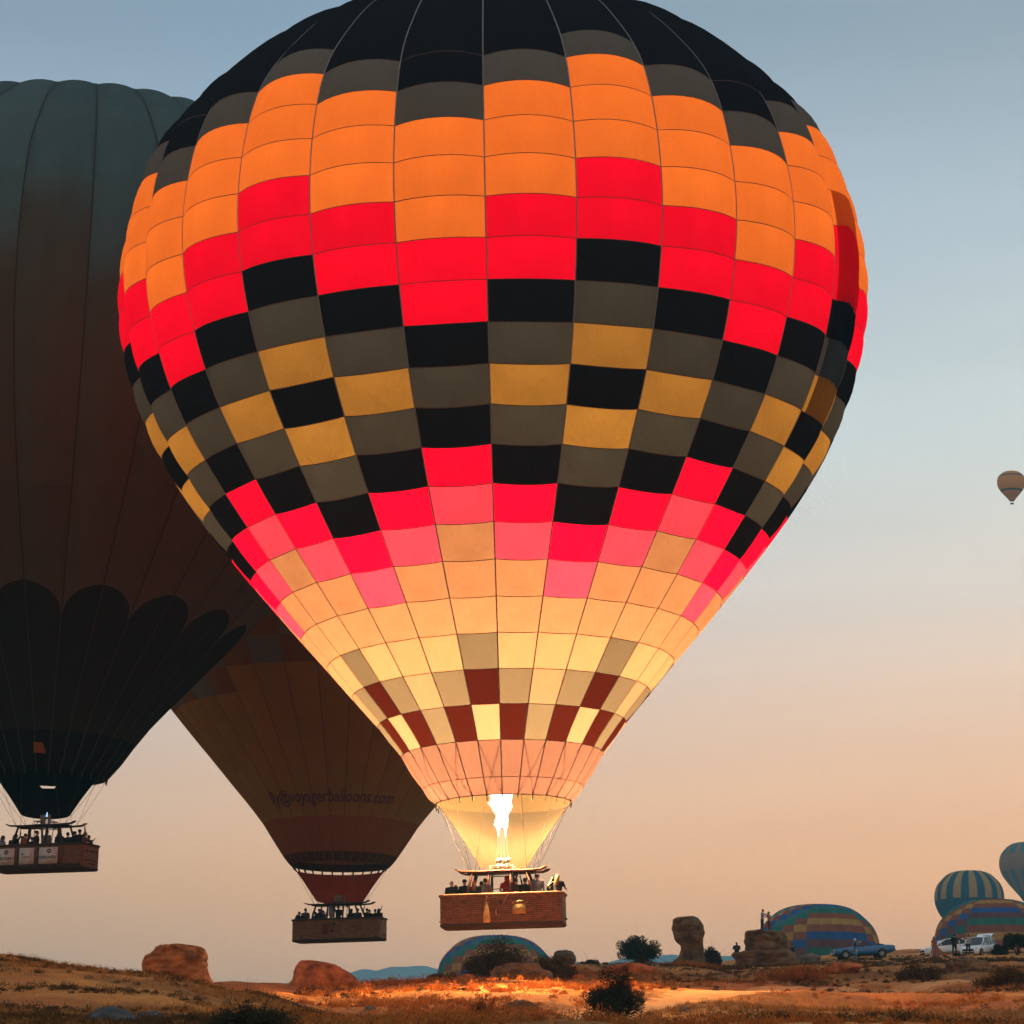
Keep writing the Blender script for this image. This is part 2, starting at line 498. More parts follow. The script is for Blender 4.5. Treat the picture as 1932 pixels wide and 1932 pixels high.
# ================================================================== balloon envelopes
# (radius, height) along a gore from the mouth up to the crown
QZ = 24.797
QR = [25.879, 25.257, 22.769, 20.68, 19.066, 18.133, 17.662, 17.467, 17.282, 17.042, 16.634, 16.086, 15.098, 14.181, 12.854, 11.524, 10.7]
QA = np.radians([-90, -84, -78, -70, -60, -50, -40, -30, -20, -8, 4, 16, 28, 42, 58, 75, 90])
def profile(sr=1.0, sz=1.0, n=500):
    ph = np.linspace(R(-86), R(90), n)
    m = np.gradient(np.array(QR), QA)
    i = np.clip(np.searchsorted(QA, ph) - 1, 0, len(QA) - 2)
    h = QA[i+1] - QA[i]; t = (ph - QA[i]) / h
    q = np.array(QR)
    rho = (2*t**3-3*t**2+1)*q[i]+(t**3-2*t**2+t)*h*m[i]+(-2*t**3+3*t**2)*q[i+1]+(t**3-t**2)*h*m[i+1]
    r, z = rho * np.cos(ph), QZ + rho * np.sin(ph)
    ok = z > -.06
    r, z = r[ok] * sr, z[ok] * sz
    s = np.concatenate([[0], np.cumsum(np.hypot(np.diff(r), np.diff(z)))])
    dr, dz = np.gradient(r, s), np.gradient(z, s)
    return dict(s=s, r=r, z=z, nr=dz, nz=-dr, L=s[-1])

class Envelope:
    def __init__(e, prof, ngore, bulge=.085, low=.03):
        e.p, e.n, e.da = prof, ngore, 2 * PI / ngore
        e.bulge, e.low = bulge, low
    def pt(e, s, a, off=0.0):
        """a in gores from seam 0 (angle 0 = local +X)"""
        p = e.p
        r = np.interp(s, p['s'], p['r']); z = np.interp(s, p['s'], p['z'])
        nr = np.interp(s, p['s'], p['nr']); nz = np.interp(s, p['s'], p['nz'])
        u = a - math.floor(a + 1e-9)
        w = r * e.da
        hf = s / p['L']
        bl = w * (e.low + (e.bulge - e.low) * min(1, max(0, (hf - .11) / .22)))
        d = bl * (4 * u * (1 - u) - .68) + off
        th = a * e.da
        return ((r + nr * d) * math.cos(th), (r + nr * d) * math.sin(th), z + nz * d)
    def panel(e, s0, s1, nu=8, nv=3, a0=0.0, a1=1.0, pil=0.0):
        """s0, s1 numbers or functions of the gore coordinate"""
        f0 = s0 if callable(s0) else (lambda a: s0)
        f1 = s1 if callable(s1) else (lambda a: s1)
        rows = []
        for j in range(nv + 1):
            t = j / nv
            rows.append([e.pt(f0(a0 + (a1 - a0) * i / nu) * (1 - t) + f1(a0 + (a1 - a0) * i / nu) * t, a0 + (a1 - a0) * min(i / nu, .9999), pil * 4 * t * (1 - t) * math.sin(PI * i / nu)) for i in range(nu + 1)])
        return rows
    def tape(e, s0, s1, width=.05, off=.012, n=60):
        rows = []
        hw = width / 2
        for j in range(n + 1):
            s = s0 + (s1 - s0) * j / n
            x, y, z = e.pt(s, 0.0, off)
            rows.append([(x - .0, y - hw, z), (x, y + hw, z)])
        return rows
    def ring(e, s, width=.035, off=.010, k=8, g0=0, g1=None):
        g1 = e.n if g1 is None else g1
        rows = []
        for i in range((g1 - g0) * k + 1):
            a = g0 + i / k
            rows.append([e.pt(s - width / 2, a, off), e.pt(s + width / 2, a, off)])
        return rows

tape_mat = pbr('load_tape', (.20, .19, .19), .8, .2, 2)
seam_mat = pbr('seam_thread', (.11, .05, .04), .85, .2, 2)

# cloths of the glowing balloon: (what shines through, what it scatters back)
FAB = {
    'black':  fabric('black_cloth', (.0022, .0017, .0016), (.015, .022, .031)),
    'grey':   fabric('grey_cloth', (.030, .033, .032), (.088, .122, .138), var=.14),
    'orange': fabric('orange_cloth', (.69, .215, .050), (.40, .15, .02)),
    'red':    fabric('red_cloth', (.70, .0016, .044), (.38, .002, .018)),
    'pink':   fabric('pink_cloth', (.44, .040, .105), (.36, .06, .09)),
    'cream':  fabric('cream_cloth', (.215, .118, .072), (.30, .22, .14)),
    'dimmed_cream': fabric('dimmed_cream_cloth', (.160, .090, .060), (.26, .19, .12)),  # cream darkened in colour to cancel the flame's glare on the lowest rows
    'gold':   fabric('gold_cloth', (.265, .175, .045), (.30, .19, .05)),
    'maroon': fabric('maroon_cloth', (.016, .0026, .0014), (.05, .010, .007)),
    'tan':    fabric('lit_grey_cloth', (.058, .051, .038), (.16, .13, .09)),  # grey cloth with the flame's glow put into its colour
    'salmon': fabric('salmon_cloth', (.064, .035, .031), (.055, .040, .022)),
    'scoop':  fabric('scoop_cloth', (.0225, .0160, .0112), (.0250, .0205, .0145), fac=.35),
}
KA = {0: 'grey', 1: 'orange', 2: 'orange', 3: 'orange', 4: 'red', 5: 'red', 6: 'black', 7: 'grey', 8: 'gold', 9: 'grey', 10: 'black', 11: 'red', 12: 'pink',
      13: 'cream', 14: 'cream', 15: 'cream', 16: 'tan', 17: 'maroon', 18: 'salmon', 19: 'salmon'}
KB = {1: 'grey', 2: 'orange', 3: 'orange', 4: 'orange', 5: 'red', 6: 'red', 7: 'black', 8: 'grey', 9: 'black', 10: 'red', 11: 'pink', 12: 'cream', 13: 'cream',
      14: 'cream', 15: 'grey', 16: 'maroon', 17: 'cream', 18: 'salmon', 19: 'salmon'}
KB[15] = 'tan'
KC = {-1: 'grey', 0: 'orange', 1: 'orange', 2: 'orange', 3: 'red', 4: 'red', 5: 'black', 6: 'grey', 7: 'gold', 8: 'black', 9: 'gold', 10: 'grey', 11: 'black',
      12: 'red', 13: 'pink', 14: 'cream', 15: 'cream', 16: 'cream', 17: 'tan', 18: 'salmon', 19: 'salmon'}
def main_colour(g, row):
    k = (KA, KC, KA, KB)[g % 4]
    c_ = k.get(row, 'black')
    return 'dimmed_cream' if c_ == 'cream' and row >= 16 else c_

def half_scoop(parent, rt, zt, rb, zb, mat, a0=-12, a1=192, sag=.12, sx=1.0, notch=None):
    """the skirt below the mouth: open toward the camera, cloth on the far half"""
    rows = []
    nz, na = 12, 40
    for j in range(nz + 1):
        t = j / nz
        row = []
        for i in range(na + 1):
            a = R(a0 + (a1 - a0) * i / na)
            r = rt + (rb - rt) * t - .10 * math.sin(PI * t) * (rt - rb) / 2
            zt_ = zt if notch is None or not notch[0] < a0 + (a1 - a0) * i / na < notch[1] else notch[2]
            z = zt_ + (zb - zt_) * t
            u = i / na * 9
            r += .035 * math.sin(PI * t) * math.cos(2 * PI * u)
            z -= sag * t * t * math.sin(PI * i / na)
            row.append((r * math.cos(a) * sx, r * math.sin(a), z))
        rows.append(row)
    o = MB().grid(rows).build('scoop', mat, parent)
    return o

cable_m = pbr('steel_cable', (.05, .04, .03), .7, .2, 8)
def fittings(root, L, W, H, frame_z, mouth_z, mouth_r, scoop_bot, M0, mats, lean):
    """basket, padded uprights, burner frame, burners and cables, in basket coordinates"""
    mw, mrim, mframe, mpost, mmet, mdark = mats
    # -- wicker body, rows of weave standing proud of each other
    def path(off, n=7):
        pts = []
        hx, hy, rad = L / 2 + off, W / 2 + off, .28 + off
        for cx, cy, st in ((hx - rad, hy - rad, 0), (-hx + rad, hy - rad, 90), (-hx + rad, -hy + rad, 180), (hx - rad, -hy + rad, 270)):
            for i in range(n + 1):
                a = R(st + 90 * i / n)
                pts.append((cx + rad * math.cos(a), cy + rad * math.sin(a)))
        return pts
    b = MB()
    rows = []
    nrow = 18
    zs = [0.10 + (H - .14) * i / (nrow * 4) for i in range(nrow * 4 + 1)]
    rows.append([(x, y, .10) for x, y in path(-.02)])
    for i, z in enumerate(zs):
        o_ = .016 * abs(math.sin(PI * i / 4)) - .012
        if (i // 4) % 6 == 5: o_ += .006
        rows.append([(x, y, z) for x, y in path(o_)])
    rows += [[(x, y, H - .03) for x, y in path(-.05)], [(x, y, .16) for x, y in path(-.06)]]
    b.grid(rows, 0, True)
    pb = path(-.02); o_ = len(b.v)
    b.add([(x, y, .101) for x, y in pb], [tuple(range(len(pb)))[::-1]])
    pb = path(-.06)
    b.add([(x, y, .17) for x, y in pb], [tuple(range(len(pb)))])
    bk = b.build('basket', mw, root)
    # -- rawhide skirt and skids under the wicker
    sk = MB()
    sk.grid([[(x, y, 0.0) for x, y in path(-.12)], [(x, y, .0) for x, y in path(-.05)], [(x, y, .06) for x, y in path(.012)], [(x, y, .13) for x, y in path(.020)], [(x, y, .14) for x, y in path(-.01)]], 0, True)
    pb = path(-.12)
    sk.add([(x, y, .0) for x, y in pb], [tuple(range(len(pb)))[::-1]])
    sk.build('bottom_guard', mdark, bk)
    rim = MB()
    pr = [(x, y, H) for x, y in path(.0)]
    n = len(pr)
    rings = []
    for i in range(n):
        p = Vector(pr[i]); t = (Vector(pr[(i + 1) % n]) - Vector(pr[i - 1])).normalized()
        nn = Vector((t.y, -t.x, 0))
        rings.append([p + nn * (.075 * math.cos(2 * PI * k / 10)) + Vector((0, 0, .06 * math.sin(2 * PI * k / 10))) for k in range(10)])
    rings.append(rings[0])
    rim.grid(rings, 0, True)
    rim.build('rim', mrim, bk)
    # -- inner partitions
    for x in (-L * .31, -L * .12, L * .12, L * .31):
        MB().box((x - .03, -W / 2 + .08, .17), (x + .03, W / 2 - .08, H - .06)).build('partition', mw, bk)
    # -- carrying handles, thread ends
    for sx in (-1, 1):
        MB().tube([(sx * (L / 2), -.25, .30), (sx * (L / 2 + .09), -.22, .31), (sx * (L / 2 + .09), .22, .31), (sx * (L / 2), .25, .30)], .025, 6).build('handle', mdark, bk)
    # -- padded uprights
    fx = L * .235
    for sy in (-1, 1):
        for x0, x1 in ((-L * .285, -fx), (-L * .108, -L * .10), (L * .075, L * .075), (L * .27, L * .205)):
            MB().tube([(x0, sy * (W / 2 - .16), H - .25), (x0 * .6 + x1 * .4, sy * (W / 2 - .22), H + .3), (x1, sy * .50, frame_z - .03)], [.062, .066, .058], 8).build('upright', mpost, root)
    # -- burner frame: two long padded beams with upswept tips, cross bars and a centre cage
    f = MB()
    hl = L * .377
    for sy in (-.52, .52):
        pts = [(-hl, sy, frame_z + .13), (-hl * .94, sy, frame_z + .07), (-hl * .85, sy, frame_z + .01), (-hl * .5, sy, frame_z - .02), (0, sy, frame_z), (hl * .5, sy, frame_z - .01), (hl * .85, sy, frame_z + .02), (hl * .93, sy, frame_z + .09), (hl, sy, frame_z + .13)]
        f.tube(pts, [(.015, .02), (.04, .035), (.055, .05), (.055, .055), (.055, .055), (.055, .055), (.055, .06), (.06, .075), (.02, .03)], 8)
    for x in (-hl * .62, -.5, .5, hl * .58):
        f.tube([(x, -.52, frame_z), (x, .52, frame_z)], .04, 8)
    f.build('burner_frame', mframe, root)
    MB().box((-hl * .74, -.46, frame_z - .045), (hl * .74, .46, frame_z - .02)).build('heat_shield', mdark, root)
    cg = MB()
    for zz in (frame_z - .13, frame_z + .24):
        for sy in (-.40, .40):
            cg.tube([(-.50, sy, zz), (.50, sy, zz)], .024, 6)
        for x in (-.5, .5):
            cg.tube([(x, -.4, zz), (x, .4, zz)], .024, 6)
    for x in (-.5, .5):
        for sy in (-.4, .4):
            cg.tube([(x, sy, frame_z - .13), (x, sy, frame_z + .24)], .022, 6)
    cg.build('burner_cage', mmet, root)
    # -- four burner cans with coils
    for x in (-.235, -.06, .10, .275):
        q = MB()
        q.lathe([(.0, .0), (.045, .0), (.05, .12), (.085, .14), (.085, .19), (.06, .21), (.06, .25), (.09, .27), (.09, .30), (.05, .31), (.05, .34), (.075, .36), (.08, .56), (.068, .56), (.06, .40), (.0, .39)], 12, c=(x, random.choice((-.12, .12)), frame_z + .05))
        q.build('burner', mmet, root)
    hs = MB()
    for sx in (-1, 1):
        hs.tube([(sx * .28, .0, frame_z + .18), (sx * .48, -.05, frame_z + .28), (sx * .62, -.1, frame_z + .05), (sx * .60, -.2, frame_z - .4), (sx * .58, -.25, H - .1)], .022, 6)
    hs.build('fuel_hose', mdark, root)
    # -- fuel cylinders inside the pilot bay
    for x in (-.38, .42):
        MB().lathe([(0, .17), (.17, .17), (.18, .25), (.18, H - .12), (.12, H - .02), (.05, H + .02), (.05, H + .08), (0, H + .08)], 14, c=(x, .25, 0)).build('fuel_cylinder', mmet, root)
    # -- cables from the mouth ring to the frame corners
    for k in range(12):
        a = 2 * PI * (k + .5) / 12
        top = M0 @ Vector((mouth_r * math.cos(a), mouth_r * math.sin(a), .0))
        cx = math.copysign(hl * .70 if abs(math.cos(a)) > .5 else hl * .56, math.cos(a))
        bt = Vector((cx, math.copysign(.52, math.sin(a)), frame_z + .04))
        mid = (top + bt) / 2 + Vector((0, 0, -.05))
        MB().tube([top, mid, bt], .009, 5, cap=False).build('cable', cable_m, root)
    return bk

def text_mesh(s, size, shear=0.0, bold=0.0):
    cu = bpy.data.curves.new('lettering', 'FONT')
    cu.body = s; cu.size = size; cu.shear = shear; cu.offset = bold
    cu.align_x = 'CENTER'; cu.align_y = 'CENTER'; cu.resolution_u = 3
    o = bpy.data.objects.new('lettering', cu); COL.objects.link(o)
    dg = bpy.context.evaluated_depsgraph_get()
    me = o.evaluated_get(dg).to_mesh()
    v = [tuple(p.co) for p in me.vertices]; f = [tuple(p.vertices) for p in me.polygons]
    o.evaluated_get(dg).to_mesh_clear()
    bpy.data.objects.remove(o); bpy.data.curves.remove(cu)
    return v, f

wick_main = None
def wicker(name, c1, c2):
    """woven willow: fine upright stakes crossed by thin rows"""
    m, nt, o = new_mat(name)
    N, Lk = nt.nodes.new, nt.links.new
    g = N('ShaderNodeTexCoord')
    w1 = N('ShaderNodeTexWave'); w1.wave_type = 'BANDS'; w1.bands_direction = 'X'; w1.inputs['Scale'].default_value = 4.4; w1.inputs['Distortion'].default_value = 1.2; w1.inputs['Detail'].default_value = 2
    Lk(g.outputs['Object'], w1.inputs[0])
    w2 = N('ShaderNodeTexWave'); w2.wave_type = 'BANDS'; w2.bands_direction = 'Z'; w2.inputs['Scale'].default_value = 3.4; w2.inputs['Distortion'].default_value = 1.5; w2.inputs['Detail'].default_value = 2
    Lk(g.outputs['Object'], w2.inputs[0])
    mp = N('ShaderNodeMapping'); mp.inputs['Scale'].default_value = (2.5, 2.5, 7)
    Lk(g.outputs['Object'], mp.inputs[0])
    n = N('ShaderNodeTexNoise'); n.inputs['Scale'].default_value = 1.2; n.inputs['Detail'].default_value = 5
    Lk(mp.outputs[0], n.inputs['Vector'])
    mu = N('ShaderNodeMath'); mu.operation = 'ADD'
    Lk(w1.outputs['Fac'], mu.inputs[0]); Lk(w2.outputs['Fac'], mu.inputs[1])
    ad = N('ShaderNodeMath'); ad.operation = 'MULTIPLY_ADD'; ad.inputs[1].default_value = .22
    nh = N('ShaderNodeMath'); nh.operation = 'MULTIPLY'; nh.inputs[1].default_value = .55; Lk(n.outputs['Fac'], nh.inputs[0])
    Lk(mu.outputs[0], ad.inputs[0]); Lk(nh.outputs[0], ad.inputs[2])
    r = N('ShaderNodeValToRGB')
    r.color_ramp.elements[0].position = .30; r.color_ramp.elements[0].color = (*c2, 1)
    r.color_ramp.elements[1].position = .66; r.color_ramp.elements[1].color = (*c1, 1)
    Lk(ad.outputs[0], r.inputs[0])
    b = N('ShaderNodeBsdfPrincipled'); b.inputs['Roughness'].default_value = .7; b.inputs['Specular IOR Level'].default_value = .25
    Lk(r.outputs[0], b.inputs['Base Color'])
    bp = N('ShaderNodeBump'); bp.inputs['Distance'].default_value = .02; bp.inputs['Strength'].default_value = .8
    Lk(mu.outputs[0], bp.inputs['Height']); Lk(bp.outputs[0], b.inputs['Normal'])
    Lk(b.outputs[0], o.inputs['Surface'])
    return m

leather_red = pbr('rust_suede', (.10, .026, .010), .75, .3, 4, .004)
leather_dark = pbr('dark_hide', (.035, .025, .02), .8, .3, 5, .003)
rim_pale = pbr('worn_suede_rim', (.15, .078, .036), .8, .3, 3, .004)
rim_dark = pbr('black_padded_rim', (.035, .03, .026), .75, .3, 3, .004)
steel = pbr('burner_steel', (.32, .30, .28), .42, .3, 6, metal=.8, spec=.5)
wick_a = wicker('brown_wicker', (.23, .105, .040), (.065, .024, .011))
wick_b = wicker('dark_wicker', (.27, .15, .06), (.075, .04, .018))
wick_c = wicker('grey_wicker', (.22, .10, .045), (.07, .03, .016))

def spread_rows(env, nrow_top, s_edges):
    return s_edges

# ------------------------------------------------------------------ 1. the glowing balloon
PR = profile()
ROW = 1.72
MAIN_Y = 130.0
mouth = at(950, 1516, MAIN_Y)
base = mouth - Vector((0, 0, 5.44))
yaw, roll = R(-8.0), R(-1.0)
MB_main = T(base) @ RY(-roll * -1 if False else R(-0.9)) @ RZ(yaw)
glow = thing('hot_air_balloon', 'huge glowing balloon of orange, red, black and cream patches with its burner firing', 'hot air balloon', MB_main)
inv = MB_main.inverted()
ME = inv @ T(mouth) @ RY(R(-1.2))                 # envelope frame: leans a little to the left
env = Envelope(PR, 28, .105, .028)
# seam 0 faces the camera, slightly to the left of the axis line
seam0 = math.atan2(-mouth.y, -mouth.x) - R(1.0)
s_mouth = float(np.interp(0.0, PR['z'][:100], PR['s'][:100]))
edges = [0.0, .90]                                  # from the mouth: rows 19, 18, 17 ...
k = 1
while edges[-1] + ROW < PR['L'] - 1.2:
    edges.append(edges[-1] + ROW)
rows_idx = [19 - i for i in range(len(edges) - 1)]
cache = {}
back = MB()
backm = {}
for i, row in enumerate(rows_idx):
    for g in range(28):
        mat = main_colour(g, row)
        d = ((g + .5) + 14) % 28 - 14
        if abs(d) < 6.6 and row >= -2:
            key = (i, mat)
            if key not in cache:
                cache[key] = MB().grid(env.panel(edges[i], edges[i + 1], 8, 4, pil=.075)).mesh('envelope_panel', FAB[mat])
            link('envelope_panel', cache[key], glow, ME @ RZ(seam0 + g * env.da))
        else:
            mi = backm.setdefault(mat, len(backm))
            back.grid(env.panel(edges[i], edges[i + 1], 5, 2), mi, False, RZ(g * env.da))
mi = backm.setdefault('black', len(backm))
for g in range(28):
    back.grid(env.panel(edges[-1], PR['L'] - .02, 5, 2), mi, False, RZ(g * env.da))
o = back.build('envelope_panel', [FAB[m] for m in backm], glow, True, ME @ RZ(seam0))
o['kind'] = 'stuff'
tm = MB().grid(env.tape(0.0, PR['L'] - .1, .055, .02, 90)).mesh('load_tape', tape_mat)
for g in range(28):
    link('load_tape', tm, glow, ME @ RZ(seam0 + g * env.da))
for s in edges[1:21]:
    MB().grid(env.ring(s)).build('seam_tape', seam_mat, glow, True, ME @ RZ(seam0))
# mouth hem with short tape ends hanging past it
hem = MB().grid(env.ring(.03, .05, .012))
hem.build('mouth_hem', seam_mat, glow, True, ME @ RZ(seam0))
x, y, z = env.pt(0.02, 0, .03)
tem = MB().tube([(x, y, z + .25), (x, y, z), (x * .985, y * .985, z - .24)], [.02, .03, .022], 6).mesh('tape_end', leather_dark)
for g in range(-8, 8):
    link('tape_end', tem, glow, ME @ RZ(seam0 + g * env.da))
# crossed flying wires over the lowest rows
for g in (-5, -3, -1, 1, 3):
    for a, b_ in ((g, g + 1), (g + 1, g)):
        p0 = Vector(env.pt(edges[2], a, .05)); p1 = Vector(env.pt(.05, b_, .05))
        MB().tube([p0, (p0 + p1) / 2 * 1.003, p1], .014, 5, cap=False).build('flying_wire', leather_dark, glow, True, ME @ RZ(seam0))
# turning vent: a fold of cloth on the right flank
for row in range(2, 8):
    i = 19 - row
    vr = []
    for j in range(7):
        s_ = edges[i] + (edges[i + 1] - edges[i]) * j / 6
        t_ = (s_ - edges[12]) / (edges[18] - edges[12])
        w_ = math.sin(PI * min(1, max(0, t_))) ** .5
        vr.append([env.pt(s_, 5.06 + .62 * q / 12, .03 + w_ * (.30 * math.sin(PI * min(1, q / 7)) ** .8 - .10 * math.sin(PI * max(0, (q - 6) / 6)) + .12 * math.sin(2 * PI * q / 6))) for q in range(13)])
    MB().grid(vr).build('turning_vent', FAB[main_colour(5, row)], glow, True, ME @ RZ(seam0))
# scoop
Mscoop = inv @ T(mouth)
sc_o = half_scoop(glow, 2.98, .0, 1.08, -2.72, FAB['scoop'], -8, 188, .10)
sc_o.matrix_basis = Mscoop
fittings(glow, 5.4, 1.6, 1.38, 2.42, 5.44, 2.97, 2.7, ME, (wick_a, rim_pale, leather_red, leather_red, steel, leather_dark), 0)

# placard with the registration
plaq = MB().box((.53, -.838, .50), (1.12, -.826, .92)).build('placard', pbr('yellow_placard', (.34, .22, .07), .8, .5, 16), glow)
v, f = text_mesh('TC-BAV', .17, 0, .006)
MB().add([(p[0] + .83, -.842, p[1] + 1.00) for p in v], f).build('lettering', pbr('black_lettering', (.012, .010, .010), .8, .1, 5), plaq)
MB().box((.50, -.838, .93), (1.16, -.828, 1.08)).build('name_strip', pbr('tan_strip', (.30, .16, .07), .8, .3, 12), plaq)
# rope holes
for x, z, r_ in ((-1.87, 1.20, .035), (1.66, 1.22, .035), (.02, 1.02, .085), (-.19, .60, .10)):
    MB().lathe([(.0, 0), (r_, 0), (r_, .02), (r_ * .7, .03), (0, .03)], 10, M=T(x, -.80, z) @ RX(R(90))).build('rope_hole', leather_dark, glow)
MB().tube([(.35, -.86, 1.36), (.22, -.86, 1.16), (.12, -.85, 1.02), (.12, -.85, .97)], .014, 6).build('tether_rope', pbr('pale_rope', (.42, .24, .12), .9, .3, 20), glow)
MB().tube([(-.19, -.85, .74), (-.18, -.87, .66), (-.21, -.88, .60), (-.17, -.88, .52), (-.2, -.86, .46)], [.012, .03, .04, .035, .01], 6).build('strap', pbr('orange_strap', (.5, .16, .07), .8, .3, 20), glow)
MB().tube([(-.46, -.55, 1.62), (.30, -.55, 1.66)], .022, 6).build('grab_rail', rim_pale, glow)

# drop line bag hanging on the basket
bag = thing('rope_bag', 'slim pale yellow bag hanging from a cord on the front of the glowing basket', 'bag', MB_main @ T(-.60, -.90, .14))
bm_ = MB()
prof_b = [(0, 0), (.145, .01), (.165, .10), (.15, .30), (.11, .55), (.06, .78), (.035, .84), (.06, .88), (0, .885)]
bm_.lathe(prof_b, 14, sx=1.0, sy=.62)
bm_.build('sack', pbr('yellow_canvas', (.55, .33, .10), .85, .35, 5, .012), bag)
MB().tube([(0, 0, .86), (-.03, 0, 1.0), (.03, 0, 1.08), (-.01, .03, 1.18), (-.02, .06, 1.25)], .016, 6).build('cord', pbr('bag_cord', (.45, .25, .12), .9, .3, 20), bag)

# flame
fl = MB()
def flame_column(x0, y0, prof, seed, fat=.72):
    rings = []
    zs_ = np.linspace(prof[0][0], prof[-1][0], 70)
    prof = [(z_, r_ * fat, d_) for z_, r_, d_ in prof]
    pz, pr2, pd = zip(*prof)
    for z in zs_:
        r_, dx = np.interp(z, pz, pr2), np.interp(z, pz, pd)
        ring = []
        for q in range(20):
            a = 2 * PI * q / 20
            n1 = mathutils.noise.noise(Vector((math.cos(a) * 1.1 + seed, math.sin(a) * 1.1, z * 2.6)))
            n2 = mathutils.noise.noise(Vector((math.cos(a) * 2.4, math.sin(a) * 2.4 + seed, z * 7.0)))
            k2 = r_ * (1 + .75 * n1 + .45 * n2)
            ring.append((x0 + dx + k2 * math.cos(a) * 1.1, y0 + k2 * math.sin(a), z + .12 * n2))
        rings.append(ring)
    fl.grid(rings, 0, True)
FP1 = [(4.02, .008, -.02), (4.15, .03, -.03), (4.3, .06, -.02), (4.45, .14, .0), (4.6, .17, .0), (4.75, .13, .0), (4.9, .10, .02), (5.1, .17, .0), (5.35, .24, -.06), (5.7, .30, -.05), (6.2, .42, .0), (6.9, .45, .02), (7.6, .36, .04), (8.2, .2, .06), (8.6, .02, .08)]
FP2 = [(3.98, .008, .02), (4.12, .025, .02), (4.28, .05, .02), (4.48, .11, -.02), (4.65, .14, -.02), (4.85, .085, .02), (5.1, .13, .06), (5.35, .20, .10), (5.6, .24, .10), (6.1, .34, .08), (6.8, .34, .06), (7.4, .15, .05), (7.8, .02, .04)]
flame_column(-.14, 0, FP1, 3.1)
flame_column(.13, .02, FP2, 8.7)
fo = fl.build('flame', emit('flame', (1.0, .93, .95), 7.0), glow)
fl = MB()
flame_column(-.14, 0, FP1, 5.5, 1.08)
flame_column(.13, .02, FP2, 1.7, 1.08)
fl.build('flame_fringe', emit('flame_fringe', (1.0, .80, .60), 3.0, .30), glow)
fs = MB()
for x in (-.23, -.06, .10, .27):
    fs.tube([(x, 0, 2.98), (x * .8, 0, 3.4), (x * .7, 0, 3.9), (x * .6, 0, 4.3)], [.03, .05, .06, .05], 8, cap=False)
fs.build('flame_jet', emit('flame_jet', (1.0, .80, .55), 1.6, .12), glow)
# lamps for the flame's light, and added ones above it for the upper cloth
def flame_and_fill_lamp(z, watts, size, col=(1.0, .60, .29)):
    ld = bpy.data.lights.new('flame_and_fill_light', 'POINT')
    ld.energy = watts; ld.color = col; ld.shadow_soft_size = size
    lo = link('flame_and_fill_light', ld, glow, T(0.0, 0.0, z))
    return lo
flame_and_fill_lamp(4.7, 72000, .25, (1.0, .55, .22))
flame_and_fill_lamp(5.65, 50000, .25, (1.0, .55, .22))
flame_and_fill_lamp(7.6, 2500, .5)
flame_and_fill_lamp(11.5, 22500, .7)  # added fill above the flame's tip
flame_and_fill_lamp(16.0, 21000, .8)  # added fill high in the envelope, brightens the upper panels

# ------------------------------------------------------------------ 2. the dark balloon at the left
LEFT_Y = 160.0
sl = 1.04
PL = profile(sl * 1.05, sl)
mouthL = at(88, 1466, LEFT_Y)
baseL = mouthL - Vector((0, 0, 5.12))
ML = T(baseL) @ RY(R(1.6)) @ RZ(R(-26))
dark = thing('hot_air_balloon', 'dark green balloon with scalloped black lower band beside the glowing one', 'hot air balloon', ML)
invL = ML.inverted()
MEL = invL @ T(mouthL) @ RY(R(1.6))
envL = Envelope(PL, 32, .075, .03)
seamL = math.atan2(-mouthL.y, -mouthL.x) + R(1.5)
def two_tone(name, top_t, top_d, low_t, low_d, zsplit):
    m_ = fabric(name, top_t, top_d, .4, .14)
    nt_ = m_.node_tree
    N, Lk = nt_.nodes.new, nt_.links.new
    tc_ = N('ShaderNodeTexCoord'); sp_ = N('ShaderNodeSeparateXYZ'); Lk(tc_.outputs['Object'], sp_.inputs[0])
    no_ = N('ShaderNodeTexNoise'); no_.inputs['Scale'].default_value = .35; no_.inputs['Detail'].default_value = 5
    Lk(tc_.outputs['Object'], no_.inputs['Vector'])
    a1 = N('ShaderNodeMath'); a1.operation = 'MULTIPLY_ADD'; a1.inputs[1].default_value = 7.0; Lk(no_.outputs['Fac'], a1.inputs[0]); Lk(sp_.outputs['Z'], a1.inputs[2])
    oi_ = N('ShaderNodeObjectInfo')
    a2 = N('ShaderNodeMath'); a2.operation = 'MULTIPLY_ADD'; a2.inputs[1].default_value = 5.0; Lk(oi_.outputs['Color'], a2.inputs[0]); Lk(a1.outputs[0], a2.inputs[2])
    mr_ = N('ShaderNodeMapRange'); mr_.interpolation_type = 'SMOOTHSTEP'
    mr_.inputs[1].default_value = zsplit - 2.2; mr_.inputs[2].default_value = zsplit + 2.2; Lk(a2.outputs[0], mr_.inputs[0])
    for nd in [q for q in nt_.nodes if q.type == 'MIX_RGB']:
        low = low_t if abs(nd.inputs[1].default_value[0] - top_t[0]) < 1e-6 else low_d
        x_ = N('ShaderNodeMixRGB'); x_.inputs[1].default_value = (*low, 1); x_.inputs[2].default_value = tuple(nd.inputs[1].default_value)
        Lk(mr_.outputs[0], x_.inputs[0]); Lk(x_.outputs[0], nd.inputs[1])
    return m_
g_up = two_tone('slate_green_cloth', (.035, .040, .036), (.125, .185, .185), (.060, .044, .028), (.115, .106, .082), 31.0)
g_lo = fabric('black_green_cloth', (.012, .010, .006), (.030, .029, .020), .4, .14)
g_no = fabric('black_nomex', (.004, .004, .004), (.010, .010, .010), .3, .1)
sB, sC = 2.35, 9.4
def scal(a):
    u = (a / 2.0) % 1.0
    return sC + 2.2 * math.sqrt(max(0.0, 1 - (2 * u - 1) ** 2)) - .3
